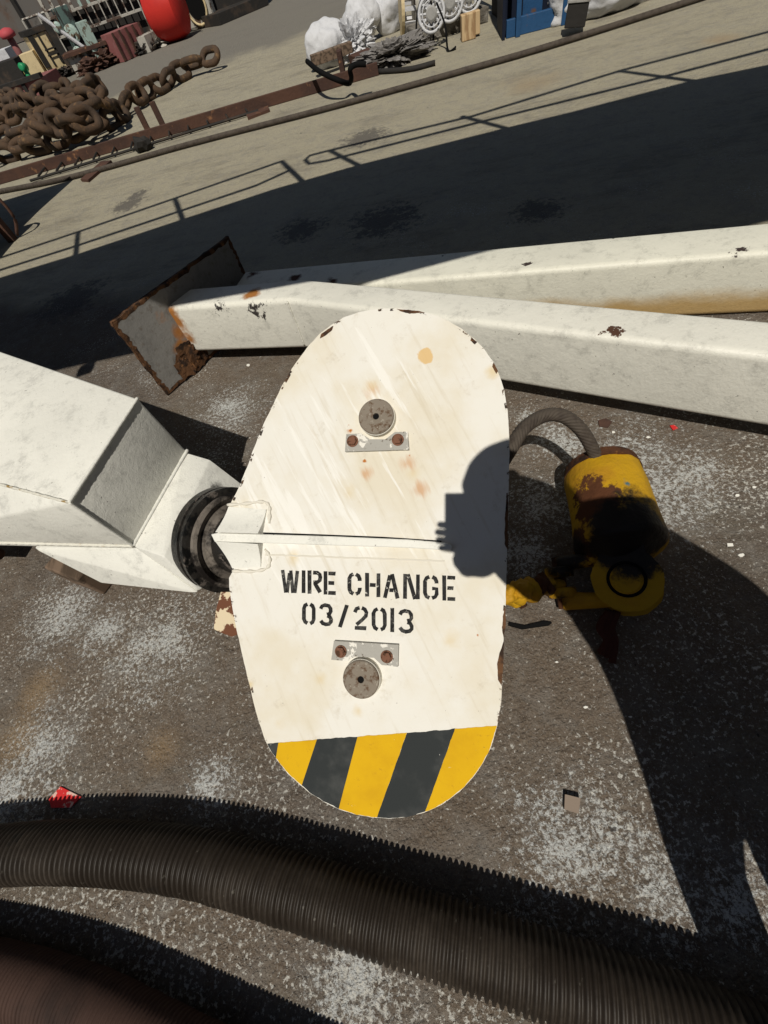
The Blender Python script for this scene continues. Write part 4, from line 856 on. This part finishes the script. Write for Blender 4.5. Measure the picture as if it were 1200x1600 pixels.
# kerb block and wire guards
bm = new(); A1, B1 = G(652, 72), G(764, 34); alongbox(bm, A1, B1, 1.1, .003, .16, .02)
bmesh.ops.subdivide_edges(bm, edges=bm.edges[:], cuts=4, use_grid_fill=True)
for v in bm.verts: v.co += Vector((1, 1, .6)) * .04 * mnoise.noise(v.co * 3)
props(obj('concrete_slab', bm, M['block'], None, False, origin=(A1.x, A1.y, 0)), 'low broken concrete slab under the round wire guards', 'slab')
def guard(px, py, rpx, label):
    g_ = G(px, py, .16); z = zat(g_); r = rpx * z / FPX; c = g_ + Vector((0, 0, r)); 
    t = thing('wire_guard', label, 'wire guard', (g_.x, g_.y, .16), 'round white wire guards')
    nrm = Vector((-.35, -.9, .15)).normalized(); a, b = frame_for(nrm)
    for k, (rr, dz, tr) in enumerate(((1, 0, .022), (.94, .16, .012), (.72, -.03, .008))):
        bm = new(); tube(bm, [c + nrm * -dz + a * r * rr * math.cos(2 * math.pi * j / 36) + b * r * rr * math.sin(2 * math.pi * j / 36) for j in range(36)], tr, 6, closed=True, hint=nrm); obj('ring', bm, M['mint' if k > 5 else 'sack'], t, True)
    for j in range(10):
        th = 2 * math.pi * j / 10 + .1; e = c + (a * math.cos(th) + b * math.sin(th)) * r
        bm = new(); tube(bm, [c, e, e - nrm * .16], [.018, .014, .012], 6); obj('spoke', bm, M['sack'], t)
    bm = new(); lathe(bm, c, nrm, [(-.02, .08), (.03, .08), (.04, .06)], 20); obj('hub', bm, M['grey'], t)
guard(676, 50, 19, 'round white wire guard standing at the left of the row')
guard(704, 33, 19, 'round white wire guard in the middle of the row')
guard(734, 19, 18, 'round white wire guard at the right of the row')
dg = G(640, 60, 0); tt = thing('drum_cage', 'pale round slatted cage lying between the sacks and the wire guards', 'cage', (dg.x, dg.y, 0))
c = dg + Vector((0, .2, .34)); nrm = Vector((-.95, .2, .1)).normalized(); a, b = frame_for(nrm)
for k in range(3):
    bm = new(); lathe(bm, c - nrm * (k * .22), nrm, [(0, .30), (0, .33), (.05, .33), (.05, .30)], 32); obj('hoop', bm, M['pale' if k else 'cream'], tt)
for j in range(12):
    th = 2 * math.pi * j / 12; e = c + (a * math.cos(th) + b * math.sin(th)) * .32
    bm = new(); box(bm, e - nrm * .22, (.46, .05, .012), (nrm, (b * math.cos(th) - a * math.sin(th)), (a * math.cos(th) + b * math.sin(th)))); obj('slat', bm, M['sack'], tt)
# tangled wire loops hanging by the guards
for k, (px_, py_, loop) in enumerate(((656, 78, [(.25, .25, .55), (.02, .05, .35), (-.03, 0, .02), (.12, -.03, .02), (.25, .05, .1), (.28, .25, .5)]), (698, 82, [(0, .3, .45), (.03, .1, .25), (.02, 0, .02), (.10, -.04, .02), (.14, .02, .02)]), (668, 66, [(-.1, .3, .8), (.1, .1, .5), (.15, .05, .2), (.3, .25, .45)]))):
    b0_ = G(px_, py_); bm = new(); tube(bm, spline([b0_ + Vector(v) for v in loop], 8), .014, 6); props(obj('loose_cable', bm, M['rubber'], None, True, origin=(b0_.x, b0_.y, 0)), ['black cable loop hanging to the deck left of the guards', 'short black cable end hanging under the middle guard', 'thin black cable draped between cage and left guard'][k], 'cable')
wb = thing('wood_block', 'pale split wooden block standing on the deck right of the guards', 'wood block', tuple(G(733, 62, 0)))
gg = G(734, 63); zz = .26
bm = new(); box(bm, gg + Vector((0, .06, zz / 2 + .002)), (.20, .14, zz), (Vector((.97, -.2, 0)), Vector((.2, .97, 0)), Vector((0, 0, 1))), .01); obj('block', bm, M['wood'], wb)
bm = new(); box(bm, gg + Vector((.14, .10, zz / 2 + .01)), (.10, .12, zz * .9), (Vector((.97, -.2, 0)), Vector((.2, .97, 0)), Vector((0, 0, 1))), .01); obj('offcut', bm, M['wood'], wb)
# blue rack
bf = thing('blue_rack', 'blue steel rack with dark panels standing beyond the wire rope', 'rack', tuple(G(800, 62, 0)))
A1 = G(789, 63); B1 = G(893, 36); d = (B1 - A1).normalized(); n = Vector((-d.y, d.x, 0))
if n.y < 0: n = -n
def rackbox(nm, s0, s1, dp0, dp1, z0, z1, m):
    bm = new(); alongbox(bm, A1 + d * s0 + n * dp0, A1 + d * s1 + n * dp0, dp1 - dp0, z0, z1, .004); return obj(nm, bm, M[m], bf)
Lr = (B1 - A1).length
rackbox('post', Lr * .16, Lr * .16 + .06, -.03, .03, .003, 1.9, 'blue'); rackbox('post', Lr * .84, Lr * .84 + .055, -.03, .03, .003, 1.9, 'blue')
rackbox('base_rail', .02, Lr * .80, .05, .12, .003, .17, 'blue'); rackbox('base_rail', Lr * .84, Lr, .05, .12, .003, .22, 'rust')
rackbox('back_panel', -.02, Lr * 1.0, .9, .94, .003, 1.9, 'navy'); rackbox('side_panel', -.04, .0, .0, .9, .003, 1.9, 'navy'); rackbox('side_panel', Lr, Lr + .04, .0, .9, .003, 1.9, 'navy'); rackbox('floor_panel', 0, Lr, .13, .9, .02, .05, 'navy')
rackbox('blue_sheet', Lr * .30, Lr * .60, .35, .37, .05, .42, 'blue'); rackbox('roof', -.04, Lr + .04, -.03, .94, 1.9, 1.96, 'blue')
gb = thing('grey_cabinet', 'pale grey metal cabinet side leaning beside the blue rack at the top edge', 'cabinet', tuple(G(765, 22, 0)))
A1 = G(757, 12); B1 = G(794, 30); bm = new(); hull(bm, [A1 + Vector((0, 0, .1)), B1 + Vector((0, 0, .30)), B1 + Vector((0, .1, 1.3)), A1 + Vector((0, .1, 1.3)), A1 + Vector((.1, .5, .1)), B1 + Vector((.1, .5, .3)), B1 + Vector((.1, .6, 1.3)), A1 + Vector((.1, .6, 1.3))], .01); obj('panel', bm, M['grey'], gb)
bm = new(); alongbox(bm, G(768, 22), G(788, 36), .5, .003, .2); obj('base', bm, M['dark'], gb)
# white tarp and dark crate at top right
g_ = G(955, 22); bm = lump(g_ + Vector((.12, .5, .2)), (.72, .6, .36), 5.5, .15, 1.4, 5, .002, .08)
for v in bm.verts: pass
props(obj('white_tarp', bm, M['sack'], None, True, origin=(g_.x, g_.y, 0)), 'bulging white tarpaulin bundle at the top edge right of the blue rack', 'tarpaulin')
dc = thing('steel_box', 'small dark tilted steel box between blue rack and white tarpaulin', 'box', tuple(G(905, 25, 0)))
bm = new(); box(bm, G(908, 22, .17) + Vector((0, .1, 0)), (.24, .24, .20), (Vector((.85, -.5, -.1)).normalized(), Vector((.5, .85, 0)).normalized(), Vector((.1, 0, 1)).normalized()), .01); obj('body', bm, M['dark'], dc)
bm = new(); box(bm, G(908, 22, .17) + Vector((.01, .1, .115)), (.26, .26, .025), (Vector((.85, -.5, -.1)).normalized(), Vector((.5, .85, 0)).normalized(), Vector((.1, 0, 1)).normalized()), .005); obj('lid', bm, M['grey'], dc)

# ------------------------------------------------------------------ yard clutter, top left
def stand(name, label, cat, pa_, pb_, top, depth, m, group=None, z0=.003):
    """upright block: ground picture points of its foot, picture point of the top above pa_"""
    A1 = G(*pa_); B1 = G(*pb_); h = HGT(A1, *top); t = thing(name, label, cat, (A1.x, A1.y, 0), group)
    bm = new(); alongbox(bm, A1, B1, depth, z0, h, .01); obj('body', bm, M[m], t); return t, A1, B1, h
# hull plate backdrop
hu = thing('ship_side', 'weathered grey brown steel ship side rising behind the yard clutter at the far left', 'ship', (-20, 50, 0))
bm = new(); box(bm, (-26, 56, 6), (60, 1.2, 11.9), (Vector((.97, .24, 0)), Vector((-.24, .97, 0)), Vector((0, 0, 1)))); obj('hull_plating', bm, M['hull'], hu)
for k in range(9):
    bm = new(); c = Vector((-26, 55.2, 6)) + Vector((.97, .24, 0)) * (k * 6 - 24); box(bm, c, (.25, .3, 11.5), (Vector((.97, .24, 0)), Vector((-.24, .97, 0)), Vector((0, 0, 1)))); obj('frame_rib', bm, M['dark'], hu)
ms, A1, B1, h_ms = stand('machinery_shed', 'long dark machinery housing behind the railings and red float', 'housing', (112, 117), (420, 6), (92, 18), 2.2, 'dark')
# red float
g_ = G(287, 63); zz = zat(g_); r = 33 * zz / FPX
rf = thing('mooring_float', 'big bright red drum shaped mooring float at the top edge', 'float', (g_.x, g_.y, 0))
axf = Vector((.93, -.36, 0)).normalized(); c = g_ + Vector((0, .3, r)) - axf * .25
bm = new(); lathe(bm, c, axf, [(-.46, .1), (-.45, r * .72), (-.38, r * .88), (-.15, r * .98), (.1, r), (.3, r * .97), (.5, r * .88), (.58, r * .70), (.60, .1)], 48)
sharp(obj('shell', bm, M['red'], rf), 35)
bm = new(); tube(bm, [c + axf * .60 + Vector((0, 0, .25)), c + axf * .72 + Vector((0, 0, .28)), c + axf * .72 + Vector((0, 0, .42)), c + axf * .60 + Vector((0, 0, .45))], .03, 8); obj('lifting_eye', bm, M['dark'], rf)
# tyre fender right of float
tf = thing('pale_fairlead', 'pale flaking casting with round dark opening right of the red float', 'fairlead', tuple(G(318, 44, 0)))
g_ = G(322, 44); zz = zat(g_); bm = new(); box(bm, g_ + Vector((0, .35, .55)), (.95, .4, 1.1), (Vector((.93, -.36, 0)), Vector((.36, .93, 0)), Vector((0, 0, 1))), .08); obj('casting', bm, M['pale'], tf)
cc = g_ + Vector((0, .35, .5)) - Vector((.36, .93, 0)) * .21
bm = new(); lathe(bm, cc, Vector((-.36, -.93, 0)), [(0, .30), (.01, .30)], 32); obj('opening', bm, M['rubber'], tf)
bm = new(); tube(bm, [cc + Vector((.93, -.36, 0)) * .34 * math.cos(t * .2618) + Vector((0, 0, .42)) * math.sin(t * .2618) - Vector((.36, .93, 0)) * .02 for t in range(24)], .035, 8, closed=True, hint=Vector((.36, .93, 0))); obj('lip', bm, M['cream'], tf, True)
# dark stack right of fairlead
stand('steel_stack', 'low dark stack of steel plates at the top edge behind the fairlead', 'stack', (345, 40), (420, 8), (338, 22), 1.5, 'dark')
# maroon box
mb, A1, B1, h_ = stand('maroon_crate', 'maroon ribbed steel crate in front of the white railing', 'crate', (196, 97), (235, 79), (172, 52), .6, 'maroon')
d = (B1 - A1).normalized(); n = Vector((-d.y, d.x, 0)); n = n if n.y > 0 else -n; L_ = (B1 - A1).length
for k in range(5):
    bm = new(); alongbox(bm, A1 + d * (L_ * k / 4 - .03) - n * .05, A1 + d * (L_ * k / 4 + .03) - n * .05, .045, .02, h_); obj('rib', bm, M['rust'], mb)
# railing / ladder rack in front of the housing
rk = thing('ladder_rack', 'pale green and white steel ladder rack running along the dark housing', 'rack', tuple(G(150, 112, 0)))
A1 = G(122, 114); B1 = G(268, 62); d = (B1 - A1); d.z = 0; L_ = d.length; d.normalize()
lv = [HGT(G(150, 104), 133, 68), HGT(G(150, 104), 125, 50), HGT(G(150, 104), 117, 34)]
lv = [.75, 1.15, 1.75]
for k, z in enumerate(lv):
    bm = new(); alongbox(bm, A1, A1 + d * (L_ * 1.15), .06, z, z + .06); obj('rail', bm, M['mint' if k == 2 else 'pale'], rk)
for k in range(15):
    s = L_ * 1.12 * k / 14; bm = new(); alongbox(bm, A1 + d * s, A1 + d * (s + .09), .05, 1.2, 1.76); obj('rung', bm, M['mint' if k > 3 else 'pale'], rk)
for k in range(17):
    s = L_ * 1.12 * k / 16; bm = new(); alongbox(bm, A1 + d * s, A1 + d * (s + .035), .03, .003 if k % 4 == 0 else .78, 1.2); obj('baluster', bm, M['pale'], rk)
# pale panels at the foot of the rack
stand('pale_cabinet', 'pale flaking cabinet left of the maroon crate', 'cabinet', (164, 104), (194, 94), (152, 78), .3, 'pale')
stand('pale_cabinet', 'pale cabinet between the maroon crate and the red float', 'cabinet', (236, 82), (262, 68), (226, 55), .3, 'pale')
# tan cabinet/trestle
tc, A1, B1, h_ = stand('rusty_bench', 'rust stained steel bench with dark opening beside the yellow beam', 'bench', (122, 121), (164, 106), (104, 92), .6, 'pale')
d = (B1 - A1).normalized(); n = Vector((-d.y, d.x, 0)); n = n if n.y > 0 else -n; L_ = (B1 - A1).length
bm = new(); alongbox(bm, A1 + d * L_ * .55 - n * .02, A1 + d * L_ * .9 - n * .02, .015, .1, h_ * .8); obj('opening', bm, M['rubber'], tc)
bm = new(); alongbox(bm, A1 - d * .1 - n * .1, B1 + d * .4 - n * .1, .8, h_ + .003, h_ + .09); obj('bench_top', bm, M['rust'], tc)
# cream locker on stand
cl, A1, B1, h_ = stand('cream_locker', 'tall cream steel locker with black straps behind the yellow beam', 'locker', (84, 127), (122, 112), (44, 57), 1.0, 'cream')
d = (B1 - A1).normalized(); n = Vector((-d.y, d.x, 0)); n = n if n.y > 0 else -n; L_ = (B1 - A1).length
for s, w_ in ((.0, .16), (.33, .05), (.62, .07), (.97, .1)):
    bm = new(); alongbox(bm, A1 + d * L_ * s - n * .03, A1 + d * (L_ * s + w_) - n * .03, .02, .3, h_); obj('strap', bm, M['dark'], cl)
for z in (.5, .62): 
    bm = new(); alongbox(bm, A1 + d * L_ * .3 - n * .05, A1 + d * L_ * .95 - n * .05, .015, h_ * z, h_ * z + .04); obj('strap', bm, M['dark'], cl)
bm = new(); alongbox(bm, A1 - d * .05 - n * .04, B1 + d * .05 - n * .04, 1.08, h_ + .002, h_ + .12); obj('lid', bm, M['dark'], cl)
c2, A1, B1, h_ = stand('cream_door', 'narrow cream door leaf with hanging cables left of the locker', 'panel', (60, 136), (80, 129), (36, 82), .5, 'cream')
# pole machinery
tm, A1, B1, h_ = stand('green_machine', 'dark green winch machinery column with pale pulleys behind the locker', 'machine', (140, 110), (155, 104), (92, 10), .8, 'teal')
d = (B1 - A1).normalized()
for k, (s, z, r) in enumerate(((.1, .60, .2), (.35, .4, .14), (-.2, .75, .12), (.5, .52, .1), (0, .3, .16))):
    bm = new(); lathe(bm, A1 + d * s + Vector((0, -.1, h_ * z)), Vector((0, -1, 0)), [(0, r), (.1, r), (.12, r * .7), (.12, r * .3), (.16, r * .3)], 20); obj('pulley', bm, M['mint' if k % 2 == 0 else 'dark'], tm)
bm = new(); tube(bm, [A1 + Vector((-.5, -.3, h_)), A1 + Vector((.3, -.2, .4))], .05, 8); obj('white_rod', bm, M['sack'], tm)
mp_, A1, B1, h_ = stand('pale_green_post', 'pale green flaking steel post beside the ladder rack', 'post', (160, 108), (172, 103), (124, 34), .3, 'mint')
# yellow beam
yb = thing('yellow_beam', 'slim dull yellow beam with black hooks lying above the rusty tank', 'beam', tuple(G(90, 135, 0)))
A1 = G(50, 134); B1 = G(124, 112); bm = new(); alongbox(bm, A1, B1, .15, .28, .42); obj('bar', bm, M['yellow'], yb)
d = (B1 - A1); d.z = 0; L_ = d.length; d.normalize()
for k in range(6):
    p = A1 + d * L_ * (.5 + k * .085) + Vector((0, -.1, 0)); bm = new(); tube(bm, [p + Vector((0, 0, .41)), p + Vector((.03, -.05, .28)), p + Vector((.1, -.06, .18))], .03, 6); obj('hook', bm, M['rubber'], yb)
for s in (.05, .95):
    bm = new(); alongbox(bm, A1 + d * L_ * s, A1 + d * (L_ * s + .1), .1, .003, .28); obj('foot', bm, M['dark'], yb)
# rusty tank
rt, A1, B1, h_ = stand('rust_red_tank', 'open rust red steel tank behind the chain heaps', 'tank', (-20, 178), (76, 147), (-38, 155), 1.4, 'maroon')
d = (B1 - A1).normalized(); n = Vector((-d.y, d.x, 0)); n = n if n.y > 0 else -n; L_ = (B1 - A1).length
bm = new(); alongbox(bm, A1 - d * .1 - n * .08, B1 + d * .1 - n * .08, .2, h_ + .002, h_ + .10); obj('rim', bm, M['dark'], rt)
for s in (.1, .42, .72):
    bm = new(); alongbox(bm, A1 + d * L_ * s - n * .05, A1 + d * (L_ * s + .1) - n * .05, .05, .01, h_); obj('rib', bm, M['dark'], rt)
# scrap chain and scrap along the foot of the housing
for k, (x, y, s, m, lb) in enumerate(((170, 104, .35, 'rust', 'heap of rusty scrap chain at the foot of the pale panel'), (102, 122, .22, 'dark', 'dark scrap heap under the yellow beam hooks'), (246, 76, .3, 'pale', 'pale rope coil heap left of the red float'), (150, 113, .3, 'rust', 'small rusty scrap heap at the foot of the bench'), (228, 84, .25, 'dark', 'dark scrap pile between crate and float'))):
    g_ = G(x, y); t = lump(g_ + Vector((0, .2, s * .4)), (s * 1.5, s, s * .5), k * 3.3, .3, 3.0, 4, .003, .8); props(obj('scrap_heap', t, M[m], None, False, origin=(g_.x, g_.y, 0)), lb, 'scrap heap')
# red vent, white box, green valve, frame at the very left
vt = thing('red_ventilator', 'pinkish red mushroom ventilator at the far upper left', 'ventilator', tuple(G(40, 132, 0)))
A1 = G(52, 118); hv = HGT(A1, 18, 45)
bm = new(); tube(bm, [A1, A1 + Vector((0, 0, hv))], .12, 16); obj('trunk', bm, M['maroon'], vt, True)
bm = new(); lathe(bm, A1 + Vector((0, 0, hv - .15)), Vector((0, 0, 1)), [(0, .15), (.02, .26), (.12, .28), (.22, .2), (.26, .05)], 24); obj('cap', bm, mat('faded_red_paint', (.42, .07, .08), .6), vt, True)
wx, A1, B1, h_ = stand('white_cabinet', 'white cabinet at the left edge below the red ventilator', 'cabinet', (18, 128), (36, 122), (-8, 80), .9, 'sack')
stand('dark_plinth', 'dark steel plinth below the white cabinet at the left edge', 'plinth', (-40, 158), (45, 130), (-62, 118), 1.0, 'dark')
gv = thing('green_valve', 'small bright green valve body left of the yellow beam', 'valve', tuple(G(58, 140, 0)))
A1 = G(58, 139); hv = HGT(A1, 38, 104); bm = new(); tube(bm, [A1, A1 + Vector((0, 0, hv))], [.06, .08], 12); obj('stem', bm, M['green'], gv, True)
bm = new(); lathe(bm, A1 + Vector((0, 0, hv)), Vector((-.3, -1, .2)), [(-.12, .06), (-.1, .10), (.1, .10), (.12, .05)], 16); obj('body', bm, M['green'], gv, True)
# handrail frame above the locker
hr = thing('white_handrail', 'thin white handrail frame above the cream locker', 'handrail', tuple(G(95, 118, 0)))
A1 = G(88, 121); B1 = G(150, 98); hz = HGT(A1, 38, 30)
for s in (0, .35, .7, 1):
    p = A1.lerp(B1, s); bm = new(); tube(bm, [Vector((p.x, p.y, 0)), Vector((p.x, p.y, hz))], .035, 6); obj('post', bm, M['pale'], hr)
for z in (hz, hz * .82): bm = new(); tube(bm, [Vector((A1.x, A1.y, z)), Vector((B1.x, B1.y, z))], .035, 6); obj('rail', bm, M['pale'], hr)

# ------------------------------------------------------------------ the photographer (outside the picture, seen only as the shadow)
ph = thing('person', 'person in navy coverall and white hard hat leaning forward and holding up a phone', 'person', (.44, -.65, 0))
def skinbody(name, joints, edges, m, root):
    me = bpy.data.meshes.new(name); base = worldloc(ph)
    me.from_pydata([tuple(Vector(j[0]) - base) for j in joints], edges, [])
    bm = bmesh.new(); bm.from_mesh(me); lay = bm.verts.layers.skin.verify(); bm.verts.ensure_lookup_table()
    for i, v in enumerate(bm.verts):
        r = joints[i][1]; v[lay].radius = (r, r) if isinstance(r, (int, float)) else r; v[lay].use_root = (i == root)
    bm.to_mesh(me); bm.free(); me.materials.append(m)
    o = bpy.data.objects.new(name, me); COL.objects.link(o); o.parent = ph
    s = o.modifiers.new('skin', 'SKIN'); s.use_smooth_shade = True; s2 = o.modifiers.new('sub', 'SUBSURF'); s2.levels = s2.render_levels = 2
    return o
handL = CAMP(.055, .11, -.045); handR = CAMP(.06, .02, -.05)
J = [((.46, -.64, .95), (.21, .14)), ((.50, -.56, 1.10), (.26, .13)), ((.48, -.42, 1.28), (.28, .14)), ((.38, -.27, 1.42), (.17, .11)), ((.27, -.20, 1.54), .085), ((.19, -.15, 1.62), .09), ((.15, -.14, 1.67), .085),
     ((.53, -.25, 1.45), .10), ((.78, -.48, 1.15), .095), ((.76, -.62, .98), .08), ((.68, -.60, .92), .05),
     ((.20, -.25, 1.43), .09), ((.18, -.24, 1.27), .07), ((.13, -.16, 1.34), .075), (tuple(CAMP(.08, .10, -.06)), .05),
     ((.37, -.66, .86), .13), ((.365, -.60, .50), .085), ((.375, -.72, .12), .07), ((.36, -.68, .05), .045), ((.34, -.56, .035), .04),
     ((.58, -.66, .86), .13), ((.565, -.60, .50), .09), ((.59, -.72, .12), .085), ((.61, -.68, .05), .045), ((.62, -.56, .035), .04)]
Ed = [(0, 1), (1, 2), (2, 3), (3, 4), (4, 5), (5, 6), (3, 7), (7, 8), (8, 9), (9, 10), (3, 11), (11, 12), (12, 13), (13, 14), (0, 15), (15, 16), (16, 17), (17, 18), (18, 19), (0, 20), (20, 21), (21, 22), (22, 23), (23, 24)]
skinbody('body', J, Ed, M['cloth'], 0)
hc = Vector((.125, -.13, 1.69)); fw = (CAM - hc).normalized(); upv = Vector((-.15, .25, 1)).normalized(); sdv = fw.cross(upv).normalized(); upv = sdv.cross(fw).normalized()
bm = new(); bmesh.ops.create_icosphere(bm, subdivisions=4, radius=1)
for v in bm.verts:
    p = v.co.copy(); x, y, z = p.x * .075, p.y * .095, p.z * .115
    if p.z < -.2: x *= 1 - .35 * (-p.z - .2); 
    if p.y > .6 and abs(p.x) < .22 and -.35 < p.z < .15: y += .022 * (1 - abs(p.x) / .22) * (.15 - p.z) / .5
    if p.y > .5 and .05 < p.z < .25 and .2 < abs(p.x) < .6: y -= .008
    if p.y > .6 and -.62 < p.z < -.45 and abs(p.x) < .35: y += .005
    v.co = hc + sdv * x + fw * y + upv * z
hd = obj('head', bm, M['skin'], ph, True)
for s in (-1, 1):
    bm = new(); bmesh.ops.create_uvsphere(bm, u_segments=12, v_segments=8, radius=.012); bmesh.ops.translate(bm, verts=bm.verts, vec=hc + sdv * s * .032 + fw * .078 + upv * .012); obj('eye', bm, M['sack'], hd, True)
    bm = lump(hc + sdv * s * .078, (.012, .025, .032), 1, .1, 2, 2); obj('ear', bm, M['skin'], hd, True)
bm = new(); lathe(bm, hc + upv * .035, upv, [(-.004, .150), (.006, .152), (.010, .122), (.05, .118), (.09, .095), (.115, .055), (.122, .01)], 40)
obj('hard_hat', bm, M['hat'], ph, True)
bm = new(); fb = hc - fw * .03; lathe(bm, fb + upv * .03, (Vector((.30, -.20, 1.46)) - fb).normalized(), [(0, .10), (.04, .125), (.12, .145), (.20, .16), (.21, .155)], 32); obj('shadow_flap', bm, M['cloth'], ph, True)  # cloth flap added to fill out the cast shadow below the hat
def finger(pts, r): 
    bm = new(); tube(bm, spline(pts, 4), lambda t: r * (1 - .3 * t), 8); return bm
for k in range(4):
    y = .045 + k * .021; ln = (.0, .006, .004, -.006)[k]
    obj('finger', finger([CAMP(.045, y, -.035), CAMP(.0, y - .004, -.034), CAMP(-.045, y - .008, -.026), CAMP(-.06 - ln, y - .010, -.012), CAMP(-.052 - ln, y - .010, -.0045)], .0115), M['skin'], ph, True)
obj('thumb', finger([CAMP(.055, .10, -.04), CAMP(.06, .075, -.02), CAMP(.045, .055, -.012)], .010), M['skin'], ph, True)
bm = lump(CAMP(.035, .125, -.045), (.06, .06, .05), 2, .1, 1.5, 3); obj('palm', bm, M['skin'], ph, True)
hr0 = Vector((.66, -.60, .91))
for k in range(4):
    o_ = Vector((-.012 + k * .018, .03, 0)); obj('finger', finger([hr0 + o_ + Vector((0, -.01, -.03)), hr0 + o_ + Vector((0, .012, -.07)), hr0 + o_ + Vector((0, .008, -.10)), hr0 + o_ + Vector((0, -.006, -.125 - (.0, .008, .006, -.006)[k]))], .009), M['skin'], ph, True)
bm = lump(hr0 + Vector((.01, .02, -.03)), (.04, .022, .05), 6, .1, 1.5, 3); obj('palm', bm, M['skin'], ph, True)
obj('thumb', finger([hr0 + Vector((-.03, .03, -.02)), hr0 + Vector((-.05, .045, -.05)), hr0 + Vector((-.045, .045, -.075))], .010), M['skin'], ph, True)
pz = thing('phone', 'black phone held upright in one hand above the sheave block', 'phone', tuple(CAMP(-.008, .025, -.011)))
bm = new(); box(bm, CAMP(-.008, .025, -.011), (.077, .155, .008), (RW @ Vector((1, 0, 0)), RW @ Vector((0, 1, 0)), RW @ Vector((0, 0, 1))), .0035); obj('case', bm, M['phone'], pz)
bm = lump(CAMP(.085, .045, -.06), (.05, .07, .05), 9, .1, 1.5, 3); obj('palm', bm, M['skin'], ph, True)  # extra lump added to close a gap in the cast shadow
for s in (-1, 1):
    bx, fx = (.37, .62)[s > 0], (.36, .62)[s > 0]
    bm = lump(Vector((bx, -.64, .05)), (.05, .14, .05), 4, .08, 1.5, 3, .002); obj('boot', bm, M['boot'], ph, True)
